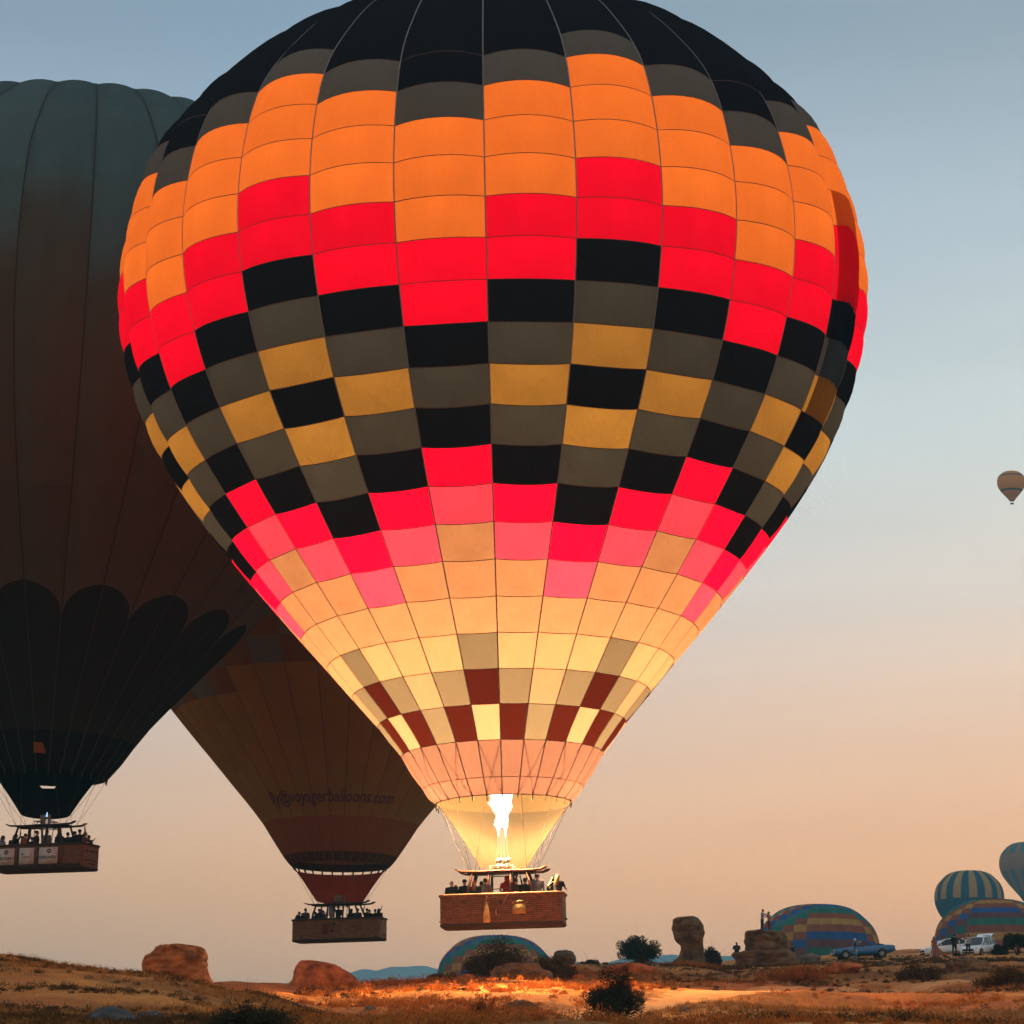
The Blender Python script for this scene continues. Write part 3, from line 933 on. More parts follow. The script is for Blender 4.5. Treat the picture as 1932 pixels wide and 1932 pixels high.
for gp in (0, 1):
    f_s = (lambda a, gp=gp: scal(a + gp))
    m0 = MB().grid(envL.panel(0.0, sB, 6, 2)).mesh('gore_panel', g_no)
    m1 = MB().grid(envL.panel(sB, f_s, 12, 6)).mesh('gore_panel', g_lo)
    hi = []
    bounds = [f_s, 17.0, 22.5, 28.0, 33.5, PL['L'] - .05]
    for q in range(len(bounds) - 1):
        hi.append(MB().grid(envL.panel(bounds[q], bounds[q + 1], 12, 6)).mesh('gore_panel', g_up))
    for g in range(gp, 32, 2):
        for me in [m0, m1] + hi:
            q_ = random.Random(g).random() if me is m0 else q_
            link('gore_panel', me, dark, MEL @ RZ(seamL + g * envL.da)).color = (q_, q_, q_, 1)
tm = MB().grid(envL.tape(0.0, PL['L'] - .1, .07, .03, 80)).mesh('load_tape', leather_dark)
for g in range(32):
    link('load_tape', tm, dark, MEL @ RZ(seamL + g * envL.da))
x, y, z = envL.pt(0.02, 0, .03)
tem = MB().tube([(x, y, z + .3), (x, y, z), (x * .985, y * .985, z - .28)], [.03, .04, .03], 6).mesh('tape_end', leather_dark)
for g in range(-9, 9):
    link('tape_end', tem, dark, MEL @ RZ(seamL + g * envL.da))
so = half_scoop(dark, 2.78, .03, 1.35, -2.02, g_no, -2, 182, .1, notch=(86, 104, -.22))
so.matrix_basis = invL @ T(mouthL)
MB().grid([[envL.pt(1.0 + .62 * j / 4, -1.10 + .85 * i / 4 * (1 - .3 * j / 4), .05) for i in range(5)] for j in range(5)]).build('orange_patch', fabric('orange_patch_cloth', (.40, .13, .03), (.26, .10, .025), .3), dark, True, MEL @ RZ(seamL))  # small dull orange cloth patch just above the mouth
fittings(dark, 6.1, 1.75, 1.33, 2.44, 5.12, 3.25, 2.9, MEL, (wick_c, rim_dark, leather_dark, leather_dark, steel, leather_dark), 0)
banner_m = pbr('grey_white_banner', (.50, .47, .43), .8, .15, 6)
ink = pbr('banner_ink', (.06, .075, .075), .8, .2, 8)
ink2 = pbr('banner_ochre', (.36, .22, .10), .8, .2, 8)
yb = -1.75 / 2 - .03
for x0, x1, kind in ((-2.45, -1.30, 1), (-.98, -.02, 2), (.30, 1.50, 1)):
    bn = MB().box((x0, yb - .012, .28), (x1, yb, 1.16)).build('banner', banner_m, dark)
    cx = (x0 + x1) / 2
    if kind == 1:
        e_ = MB()
        for q in range(7):
            a = 2 * PI * q / 7
            e_.ell((cx + .04 + .095 * math.cos(a), yb - .014, .96 + .085 * math.sin(a)), (.052, .004, .05), 8, 5)
        e_.build('emblem', ink, bn)
        v, f = text_mesh('DISCOVERY', .205, 0, .008)
        wid = max(p[0] for p in v) - min(p[0] for p in v)
        k_ = (x1 - x0 - .06) / wid
        MB().add([(cx + p[0] * k_, yb - .016, .62 + p[1]) for p in v], f).build('lettering', ink, bn)
        MB().box((cx - .22, yb - .017, .37), (cx + .40, yb - .013, .42)).build('ochre_line', ink2, bn)
    else:
        e_ = MB()
        e_.ell((x0 + .22, yb - .014, .83), (.075, .004, .06), 8, 5)
        e_.ell((x0 + .36, yb - .014, .68), (.05, .004, .035), 8, 5)
        for q in range(6):
            e_.ell((x0 + .20 + .09 * q, yb - .014, .66 + .025 * (q % 2)), (.04, .004, .03), 8, 5)
        e_.ell((x1 - .20, yb - .014, .80), (.02, .004, .09), 8, 5)
        e_.build('emblem', ink, bn)
for x in (-2.62, -1.14, .14, 1.68):
    MB().box((x - .09, yb - .02, .16), (x + .09, yb - .004, 1.24)).build('leather_post', pbr('brown_hide', (.10, .05, .03), .8, .3, 5), dark)
for z in (.50, .98):
    for y in (-.45, -.15, .15, .45):
        MB().box((3.035, y - .085, z - .06), (3.062, y + .085, z + .06)).build('foot_hole', leather_dark, dark)
MB().box((-3.0, yb - .018, .14), (3.0, yb - .002, .26)).build('base_band', leather_dark, dark)
MB().tube([(.0, 0, 2.95), (.02, 0, 3.2)], [.05, .02], 8).build('pilot_flame', emit('pilot_flame', (.45, .65, 1.0), 1.5, .8), dark)

# ------------------------------------------------------------------ 3. the brown balloon between them
BR_Y = 197.0
sb = .728 * BR_Y / 130
PB = profile(sb, sb)
mouthB = at(642, 1634, BR_Y)
baseB = mouthB - Vector((0, 0, 4.98))
MBR = T(baseB) @ RY(R(-.1)) @ RZ(R(-18))
brown = thing('hot_air_balloon', 'brown balloon with faint checks and a red skirt, hovering behind the other two', 'hot air balloon', MBR)
invB = MBR.inverted()
MEB = invB @ T(mouthB) @ RY(R(.5))
envB = Envelope(PB, 36, .07, .03)
seamB = math.atan2(-mouthB.y, -mouthB.x) + R(2)
BF = {'brown': fabric('umber_cloth', (.17, .090, .020), (.42, .235, .055), .45, .12),
      'slate': fabric('slate_cloth', (.05, .05, .045), (.20, .20, .18), .4, .1),
      'wine': fabric('wine_cloth', (.10, .05, .018), (.26, .13, .05), .4, .1),
      'rust': fabric('rust_cloth', (.20, .06, .014), (.36, .125, .034), .45, .1),
      'crimson': fabric('crimson_skirt', (.40, .060, .020), (.36, .055, .022), .5, .1),
      'hem': fabric('dark_hem', (.05, .02, .010), (.10, .04, .02), .4, .1)}
eb = [0.0, .75, 3.3]
while eb[-1] + 1.9 < PB['L'] - 1:
    eb.append(eb[-1] + 1.9)
def brown_col(g, i):
    if i == 0: return 'hem'
    if i == 1: return 'rust'
    d = ((g + .5) + 18) % 36 - 18
    low = 7 + (1 if -4 < d < 0 else 0) + (2 if d >= 0 else 0)
    if i < low or i > 13 or d > 2: return 'brown'
    return 'slate' if (g + i) % 2 else 'wine'
cache = {}
back = MB(); backm = {}
for i in range(len(eb) - 1):
    for g in range(36):
        d = ((g + .5) + 18) % 36 - 18
        mat = brown_col(g, i)
        if abs(d) < 9 and i < 15:
            if (i, mat) not in cache:
                cache[(i, mat)] = MB().grid(envB.panel(eb[i], eb[i + 1], 5, 3)).mesh('envelope_panel', BF[mat])
            link('envelope_panel', cache[(i, mat)], brown, MEB @ RZ(seamB + g * envB.da))
        else:
            mi = backm.setdefault(mat, len(backm))
            back.grid(envB.panel(eb[i], eb[i + 1], 4, 2), mi, False, RZ(g * envB.da))
mi = backm.setdefault('brown', len(backm))
for g in range(36):
    back.grid(envB.panel(eb[-1], PB['L'] - .02, 4, 2), mi, False, RZ(g * envB.da))
o = back.build('envelope_panel', [BF[m] for m in backm], brown, True, MEB @ RZ(seamB)); o['kind'] = 'stuff'
tape_b = pbr('brown_tape', (.16, .09, .04), .8, .2, 2)
tm = MB().grid(envB.tape(0.0, PB['L'] - .1, .06, .02, 70)).mesh('load_tape', tape_b)
for g in range(36):
    link('load_tape', tm, brown, MEB @ RZ(seamB + g * envB.da))
# the web address printed round the cone
v, f = text_mesh('fly@voyagerballoons.com', 1.30, .22, .02)
wid = max(p[0] for p in v) - min(p[0] for p in v)
s_txt = 4.75
r_txt = float(np.interp(s_txt, PB['s'], PB['r']))
lb = MB()
th0 = math.atan2(-mouthB.y, -mouthB.x) - R(8)
span = R(83)
vv = []
for p in v:
    a = p[0] / wid * span + th0
    s = s_txt + p[1]
    r = float(np.interp(s, PB['s'], PB['r'])); z = float(np.interp(s, PB['s'], PB['z']))
    vv.append(((r + .06) * math.cos(a), (r + .06) * math.sin(a), z - .03))
lb.add(vv, f)
lb.build('lettering', pbr('maroon_lettering', (.11, .042, .03), .8, .1, 3), brown, False, MEB)
so = half_scoop(brown, 3.02, -.24, 1.62, -2.22, BF['crimson'], -4, 184, .16)
so.matrix_basis = invB @ T(mouthB)
tb = MB()
for q in range(15):
    a = R(-2 + 184 * q / 14)
    tb.tube([(3.2 * math.cos(a), 3.2 * math.sin(a), .05), (3.02 * math.cos(a), 3.02 * math.sin(a), -.28)], .055, 6)
tb.build('scoop_tab', leather_dark, brown, True, invB @ T(mouthB))
fittings(brown, 6.2, 1.7, 1.42, 2.44, 4.98, 3.2, 2.9, MEB, (wick_b, rim_dark, leather_dark, leather_dark, steel, leather_dark), 0)
MB().box((-.85, -.90, .42), (-.45, -.868, 1.15)).build('red_pouch', pbr('red_pouch', (.12, .02, .018), .8, .3, 6), brown)
for x, z in ((-.02, 1.08), (-.18, .62)):
    MB().lathe([(.0, 0), (.10, 0), (.10, .03), (0, .03)], 10, M=T(x, -.85, z) @ RX(R(90))).build('rope_hole', leather_dark, brown)
MB().ell((-.55, -.1, 2.05), (.20, .16, .52), 10, 7).build('draped_cloth', pbr('pale_blue_cloth', (.30, .36, .42), .85, .25, 4, .02), brown)

# ------------------------------------------------------------------ 4. balloons beyond the ridge
QUILT = {'sand': (.40, .28, .14), 'blue': (.035, .12, .36), 'green': (.035, .20, .14), 'rust': (.32, .09, .035), 'gold': (.52, .29, .055), 'plum': (.17, .065, .06), 'teal': (.07, .20, .22)}
QM = {k_: fabric('quilt_' + k_, tuple(c * .6 for c in c_), c_, .35, .2, .5) for k_, c_ in QUILT.items()}
SEQ = ['teal', 'sand', 'rust', 'blue', 'teal', 'green', 'rust', 'gold', 'rust', 'blue', 'plum', 'green', 'rust', 'gold', 'rust', 'blue', 'plum', 'green', 'rust', 'gold', 'blue', 'rust', 'green', 'gold', 'plum', 'blue', 'rust', 'gold']
basket_plain = pbr('far_basket', (.06, .04, .025), .8, .3, 4)
def simple_basket(root, w, d, h, z0):
    b = MB()
    b.grid([[(x * w / 2 * k_, y * d / 2 * k_, z) for x, y in ((1, .7), (.85, 1), (-.85, 1), (-1, .7), (-1, -.7), (-.85, -1), (.85, -1), (1, -.7))] for k_, z in ((.02, z0), (.95, z0), (1, z0 + .2), (1, z0 + h), (1.03, z0 + h + .06), (.9, z0 + h + .02), (.9, z0 + .15), (.02, z0 + .15))], 0, True)
    return b.build('basket', basket_plain, root)
def quilt_balloon(label, u, v_top, Y, width_px, phase, apex, shift):
    rad = width_px / 1932 / FOC * Y / 2 * 1.0
    k_ = rad / 16.9
    top = at(u, v_top, Y)
    pr_ = profile(k_, k_ * .97)
    zt = float(pr_['z'].max())
    root = thing('hot_air_balloon', label, 'hot air balloon', T(top.x, top.y, top.z - zt - 4.5 * k_), 'patchwork balloons standing beyond the ridge')
    e_ = Envelope(pr_, 28, .07, .03)
    st = math.atan2(-top.y, -top.x) + phase
    ed = [pr_['L'] - .4]
    while ed[-1] > 1.2:
        ed.append(ed[-1] - rad * .128)
    cache_ = {}
    bk_, bmi = MB(), {}
    for i in range(len(ed) - 1):
        for g in range(28):
            d = ((g + .5) + 14) % 28 - 14
            c_ = SEQ[max(0, i + shift - int(max(0.0, abs(d - apex) - 1.4) * .95)) % len(SEQ)]
            if abs(d) < 6.8 and i < 13:
                if (i, c_) not in cache_:
                    cache_[(i, c_)] = MB().grid(e_.panel(ed[i + 1], ed[i], 5, 2)).mesh('envelope_panel', QM[c_])
                link('envelope_panel', cache_[(i, c_)], root, T(0, 0, 4.5 * k_) @ RZ(st + g * e_.da))
            else:
                mi_ = bmi.setdefault(c_, len(bmi))
                bk_.grid(e_.panel(ed[i + 1], ed[i], 4, 2), mi_, False, RZ(g * e_.da))
    mi_ = bmi.setdefault('teal', len(bmi))
    for g in range(28):
        bk_.grid(e_.panel(ed[0], pr_['L'] - .01, 4, 1), mi_, False, RZ(g * e_.da))
    ob = bk_.build('envelope_panel', [QM[c_] for c_ in bmi], root, True, T(0, 0, 4.5 * k_) @ RZ(st)); ob['kind'] = 'stuff'
    simple_basket(root, 4.5 * k_, 1.6 * k_, 1.2 * k_, 0)
    for sx in (-1, 1):
        for sy in (-1, 1):
            MB().tube([(sx * 2 * k_, sy * .7 * k_, 1.2 * k_), (sx * 2.1 * k_, sy * 2.1 * k_, 4.5 * k_)], .03, 5, cap=False).build('cable', leather_dark, root)
    return root
quilt_balloon('patchwork rainbow balloon dome rising behind the dark round bush in the middle', 936, 1767, 560, 222, R(2), .5, 0)
quilt_balloon('patchwork rainbow balloon dome behind the block of rock with two people on top', 1540, 1709, 600, 234, R(3), 1.5, 0)
quilt_balloon('patchwork rainbow balloon dome behind the two white cars', 1872, 1699, 640, 222, R(-2), 0.5, 3)

def gore_balloon(label, u, v_top, Y, width_px, paint, mats, ngore=20, nrow=22, group='small balloons far behind the ridge'):
    rad = width_px / 1932 / FOC * Y / 2
    k_ = rad / 16.9
    top = at(u, v_top, Y)
    pr_ = profile(k_, k_)
    zt = float(pr_['z'].max())
    root = thing('hot_air_balloon', label, 'hot air balloon', T(top.x, top.y, top.z - zt - 4.3 * k_), group)
    e_ = Envelope(pr_, ngore, .08, .03)
    st = math.atan2(-top.y, -top.x)
    keys = list(mats)
    for g in range(ngore):
        bmesh_ = MB()
        for i in range(nrow):
            s0 = pr_['L'] * i / nrow; s1 = pr_['L'] * (i + 1) / nrow - (.02 if i == nrow - 1 else 0)
            bmesh_.grid(e_.panel(s0, s1, 4, 1), keys.index(paint(g, (i + .5) / nrow)))
        bmesh_.build('gore_panel', [mats[q] for q in keys], root, True, T(0, 0, 4.3 * k_) @ RZ(st + g * e_.da))
    simple_basket(root, 3.8 * k_, 1.7 * k_, 1.7 * k_, 0)
    for sx in (-1, 1):
        for sy in (-1, 1):
            MB().tube([(sx * 1.6 * k_, sy * .7 * k_, 1.7 * k_), (sx * 2.0 * k_, sy * 2.0 * k_, 4.3 * k_)], .05 * k_, 5, cap=False).build('cable', leather_dark, root)
    return root
FM = {'navy': fabric('navy_cloth', (.012, .05, .07), (.020, .11, .18), .35, .15), 'ochre': fabric('ochre_cloth', (.20, .12, .03), (.50, .33, .11), .35, .15)}
gore_balloon('navy balloon with broad ochre stripes peeping over the patchwork dome by the cars', 1827, 1644, 1060, 130,
             lambda g, t: 'ochre' if (g % 2 == 0 and .50 < t < .965) else 'navy', FM, 26, 30)
FM2 = {'teal': fabric('teal_cloth', (.02, .08, .09), (.07, .26, .30), .35, .15), 'umber': fabric('khaki_cloth', (.10, .065, .03), (.34, .25, .13), .35, .15), 'hem': fabric('brown_hem', (.03, .015, .01), (.05, .03, .02), .3, .1)}
gore_balloon('teal and khaki banded balloon cut by the right edge of the view', 1936, 1590, 1350, 104,
             lambda g, t: 'hem' if t < .06 else ('umber' if .42 < t < .62 or (g % 2 == 0 and .14 < t) else 'teal'), FM2, 26, 30)
FM3 = {'tan': pbr('tan_far_cloth', (.60, .27, .020), .9, .2, .5), 'blue': pbr('ink_band_cloth', (.03, .035, .06), .9, .2, .5)}
gore_balloon('tiny tan balloon with two thin dark blue bands high in the empty sky', 1907, 890, 1250, 55,
             lambda g, t: 'blue' if .63 < t < .70 or .27 < t < .33 else 'tan', FM3)

# ================================================================== rocks
rock_lit = pbr('red_tuff', (.46, .135, .036), .95, .68, 1.6, .10, 2.5)
rock_grey = pbr('grey_tuff', (.17, .135, .10), .95, .45, .7, .08, 3)
rock_brown = pbr('brown_tuff', (.19, .10, .042), .95, .6, .9, .12, 3.2)
def crag(p, seed, sc):
    """weathered tuff relief: broad lumps, ledges and sharp creases"""
    q = Vector((p.x, p.y, p.z * 1.25)) / sc + Vector((seed, seed * .7, -seed))
    n = mathutils.noise
    a = n.fractal(q * .9, .9, 2.0, 4) * .20
    d = n.voronoi(q * 1.1)[0]
    crease = min(.22, d[1] - d[0]) - .16
    fine = n.fractal(q * 4.0, .8, 2.1, 4) * .09
    ledge = .028 * math.sin(q.z * 6 + 4.5 * n.noise(q * .8))
    return a + crease * .75 + fine + ledge
rock_blue = pbr('blue_grey_stone', (.075, .075, .075), .95, .45, 2, .05, 6)
def lumpy(size, seed, det=3, amp=.28, freq=1.0, squash=None, power=.75):
    """boulder mesh: rounded block with worn facets"""
    bm = bmesh.new()
    bmesh.ops.create_icosphere(bm, subdivisions=det + 1, radius=1.0)
    r_ = np.random.default_rng(seed)
    planes = [(Vector(r_.normal(size=3)).normalized(), .72 + .22 * r_.random()) for _ in range(10)]
    off = r_.random(3) * 40
    for v_ in bm.verts:
        p = v_.co.copy()
        q = Vector([math.copysign(abs(c) ** power, c) for c in p])
        for n_, d_ in planes:
            e_ = q.dot(n_) - d_
            if e_ > 0: q -= n_ * e_ * .85
        nz = float(fbm(np.array([p.x * freq + off[0] + p.z * .7]), np.array([p.y * freq + off[1] - p.z * .9]), 4)[0])
        n2 = float(fbm(np.array([p.z * 3 * freq + off[2]]), np.array([p.x * 3 * freq - p.y * 2 * freq]), 3)[0])
        q *= 1 + amp * nz * .6 + crag(q * 1.2, float(off[0]), 1.0) * .8
        v_.co = Vector((q.x * size[0], q.y * size[1], q.z * size[2]))
    return bm
def rock(label, loc, size, mat, seed, name='boulder', det=3, amp=.28, rot=0, tilt=0, shape=None, group=None, cat='rock', power=.75, parent=None):
    bm = lumpy(size, seed, det, amp, power=power)
    if shape:
        for v_ in bm.verts: v_.co = shape(v_.co)
    me = bpy.data.meshes.new(name); bm.to_mesh(me); bm.free()
    me.polygons.foreach_set('use_smooth', [True] * len(me.polygons)); me.materials.append(mat)
    o_ = link(name, me, parent, T(loc) @ RZ(rot) @ RY(tilt))
    return tag(o_, label, cat, group) if parent is None else o_
def sized(u0, u1, Y): return (u1 - u0) / 1932 / FOC * Y

def sil_rock(label, pts, Y, depth, mat, seed, name='boulder', cat='rock', rough=.85):
    """boulder whose front outline was surveyed from the view: rings stacked in height, each with its own left and right reach"""
    zs = []
    rows = []
    nlev = 44
    tops = pts
    vs = np.array([p[0] for p in pts], float); l_ = np.array([p[1] for p in pts], float); r_ = np.array([p[2] for p in pts], float)
    r_n = np.random.default_rng(seed); of = r_n.random(2) * 50
    cu = (l_.mean() + r_.mean()) / 2
    base_ = at(cu, vs[-1], Y)
    sc_ = max(.7, (r_ - l_).max() / 1932 / FOC * Y * .24)
    for q in range(nlev + 1):
        t = q / nlev
        vv_ = vs[-1] + (vs[0] - vs[-1]) * t
        a, b_ = np.interp(vv_, vs, l_), np.interp(vv_, vs, r_)
        pa, pb_ = at(a, vv_, Y), at(b_, vv_, Y)
        cx, hw, z = (pa.x + pb_.x) / 2, max((pb_.x - pa.x) / 2, .01), pa.z
        hd = depth * (hw / max(.01, (r_ - l_).max() / 2 / 1932 / FOC * Y)) ** .7
        row = []
        for k_ in range(56):
            an = 2 * PI * k_ / 56
            c, s = math.cos(an), math.sin(an)
            c = math.copysign(abs(c) ** .8, c); s = math.copysign(abs(s) ** .8, s)
            q_ = Vector((cx - base_.x + hw * c * .95, hd * s, z - base_.z))
            dn = crag(q_, of[0] * 3, sc_) * sc_ * rough
            e_ = 1 if abs(s) > .3 else .45
            row.append((q_.x + dn * c * .5 * e_, q_.y + dn * s * 1.3, q_.z + dn * .35 * e_))
        rows.append(row)
    b = MB().grid(rows, 0, True)
    o_ = len(b.v); b.f.append(tuple(range(o_ - 56, o_))); b.m.append(0)
    return tag(b.build(name, mat, None, True, T(base_)), label, cat)

sil_rock('big flat-topped red boulder alone on the left slope', [(1783, 310, 322), (1785, 300, 348), (1787, 292, 382), (1792, 286, 391), (1800, 278, 394), (1806, 270, 396), (1815, 266, 393), (1825, 266, 394), (1838, 268, 398), (1850, 270, 404), (1866, 270, 410)], 107, 1.15, rock_lit, 3)
sil_rock('pointed red boulder with a sloping right shoulder under the brown balloon', [(1811, 571, 576), (1813, 566, 600), (1816, 562, 618), (1824, 556, 640), (1834, 552, 660), (1842, 551, 672), (1850, 547, 680), (1860, 540, 690), (1870, 532, 696), (1880, 528, 700)], 148, 1.8, rock_lit, 5, rough=.42)
sil_rock('tall stone chimney with a swollen knobbly head on the ridge', [(1729, 1296, 1312), (1731, 1274, 1318), (1735, 1268, 1321), (1744, 1268, 1327), (1752, 1268, 1329), (1762, 1269, 1330), (1770, 1270, 1329), (1777, 1274, 1328), (1784, 1283, 1328), (1800, 1281, 1330), (1811, 1277, 1332), (1817, 1268, 1334), (1822, 1258, 1342), (1830, 1250, 1352), (1840, 1246, 1358)], 238, 1.4, rock_brown, 8, 'rock_pillar', 'rock pillar')
sil_rock('dark round boulder balanced on a narrow foot right of the middle dome', [(1793, 1056, 1068), (1795, 1050, 1076), (1799, 1045, 1083), (1805, 1042, 1087), (1812, 1042, 1088), (1818, 1046, 1086), (1822, 1052, 1083), (1826, 1060, 1084), (1834, 1060, 1088), (1842, 1056, 1092)], 196, 1.0, rock_grey, 11)
sil_rock('wide blocky rock with a ledge, two people standing on its top', [(1757, 1418, 1462), (1759, 1404, 1474), (1762, 1403, 1484), (1775, 1403, 1489), (1790, 1404, 1493), (1796, 1405, 1496), (1798, 1378, 1500), (1802, 1376, 1505), (1810, 1384, 1510), (1818, 1387, 1512), (1830, 1386, 1514)], 236, 2.2, rock_brown, 14, 'rock_outcrop')
rock('low brown boulder half buried on the right slope below the cars', spot(1822, 174) + Vector((0, 0, -.15)), (sized(1772, 1874, 174) / 2, 1.8, 1.0), rock_brown, 21, det=4)
rock('orange rounded rock at the foot of the stone chimney', spot(1190, 160) + Vector((0, 0, .2)), (1.35, 1.2, .75), rock_lit, 24)
rock('grey boulder under the big round bush', spot(985, 142) + Vector((0, 0, .25)), (1.65, 1.2, .75), rock_brown, 27)
rock('pale wedge-shaped stone by the sand track at the bottom', spot(982, 112) + Vector((0, 0, .05)), (.62, .45, .42), rock_brown, 30, tilt=R(-12))
rock('dark blue-grey boulder in the bottom left scrub', spot(218, 72) + Vector((0, 0, -.08)), (.75, .6, .45), rock_blue, 33)
rock('smaller rock just right of the dark blue-grey boulder', spot(276, 74) + Vector((0, 0, -.08)), (.55, .5, .33), rock_blue, 36)
rock('small grey rock at the right foot of the stepped outcrop', spot(1524, 238) + Vector((0, 0, .1)), (1.1, 1.0, .7), rock_grey, 39)
rock('small red rock on the ground left of the big round bush', spot(880, 146) + Vector((0, 0, .2)), (.45, .4, .3), rock_lit, 41)
rock('orange rock ledge in the sand right of the outcrop', spot(1590, 178) + Vector((0, 0, .1)), (1.3, .9, .45), rock_lit, 44)
STONES = [(800, 118, .25, 'small stone among the orange weeds below the left end of the middle dome'),
          (850, 108, .30, 'loose stone in the weeds under the left end of the glowing basket'),
          (1090, 152, .40, 'squat stone at the foot of the dark round balanced boulder'),
          (1350, 130, .22, 'small stone lying on the pale track'),
          (1000, 104, .20, 'pebble sized stone just below the pale wedge-shaped stone'),
          (1290, 108, .22, 'small stone between the track and the tall leggy bush'),
          (900, 124, .22, 'small reddish stone in the flame-lit weeds under the basket'),
          (1680, 140, .30, 'stone on the bare slope left of the half buried brown boulder'),
          (1480, 118, .20, 'small stone on the slope below the rust brown brush patch'),
          (700, 112, .22, 'small stone on the slope right of the juniper')]
for i, (u, Y, s_, lb_) in enumerate(STONES):
    rock(lb_, spot(u, Y) + Vector((0, 0, .03)), (s_, s_ * .8, s_ * .6), rock_grey if i % 2 else rock_lit, 60 + i, 'stone', 2, group='loose stones on the slope')

# ================================================================== plants
bark = pbr('bark', (.06, .045, .03), .9, .4, 6)
def leafmat(name, c1, c2, tr=.15):
    m, nt, o_ = new_mat(name)
    N, Lk = nt.nodes.new, nt.links.new
    g = N('ShaderNodeTexCoord')
    n = N('ShaderNodeTexNoise'); n.inputs['Scale'].default_value = 2.2; n.inputs['Detail'].default_value = 6
    Lk(g.outputs['Object'], n.inputs['Vector'])
    r = N('ShaderNodeValToRGB'); r.color_ramp.elements[0].position = .35; r.color_ramp.elements[0].color = (*c2, 1)
    r.color_ramp.elements[1].position = .7; r.color_ramp.elements[1].color = (*c1, 1)
    Lk(n.outputs['Fac'], r.inputs[0])
    d = N('ShaderNodeBsdfDiffuse'); Lk(r.outputs[0], d.inputs[0])
    t = N('ShaderNodeBsdfTranslucent'); Lk(r.outputs[0], t.inputs[0])
    x = N('ShaderNodeMixShader'); x.inputs[0].default_value = tr
    Lk(d.outputs[0], x.inputs[1]); Lk(t.outputs[0], x.inputs[2]); Lk(x.outputs[0], o_.inputs['Surface'])
    return m
leaf_dark = leafmat('dark_leaf', (.055, .056, .026), (.022, .024, .013))
leaf_olive = leafmat('olive_leaf', (.16, .085, .028), (.06, .036, .014))
leaf_brush = leafmat('brush_leaf', (.10, .062, .026), (.04, .028, .014))
leaf_dry = leafmat('dry_stalk', (.52, .24, .06), (.26, .11, .03), .3)
leaf_rust = leafmat('rust_scrub', (.60, .20, .038), (.28, .09, .02), .25)

def leaf_cloud(clumps, n, size, r_):
    """leaf-sized quads spread through a set of clumps; clumps: (centre, radii)"""
    cs = np.array([c for c, _ in clumps]); rs = np.array([q for _, q in clumps])
    vol = rs.prod(1) ** .75; idx = r_.choice(len(cs), n, p=vol / vol.sum())
    d = r_.normal(size=(n, 3)); d /= np.linalg.norm(d, axis=1)[:, None]
    rad = r_.random(n) ** .42
    P = cs[idx] + d * rs[idx] * rad[:, None]
    a = r_.normal(size=(n, 3)); a /= np.linalg.norm(a, axis=1)[:, None]
    b = np.cross(a, r_.normal(size=(n, 3))); b /= np.linalg.norm(b, axis=1)[:, None] + 1e-9
    s = size * (.6 + .8 * r_.random(n))[:, None]
    V = np.stack([P - a * s, P + b * s * .45, P + a * s, P - b * s * .45], 1).reshape(-1, 3)
    F = np.arange(n * 4).reshape(-1, 4)
    return V, F
def raw_mesh(name, V, F, mat, smooth=False):
    me = bpy.data.meshes.new(name)
    k_ = F.shape[1]
    me.vertices.add(len(V)); me.vertices.foreach_set('co', np.asarray(V, float).ravel())
    me.loops.add(F.size); me.loops.foreach_set('vertex_index', F.ravel().astype(np.int32))
    me.polygons.add(len(F)); me.polygons.foreach_set('loop_start', (np.arange(len(F)) * k_).astype(np.int32))
    me.update(calc_edges=True)
    me.materials.append(mat)
    return me
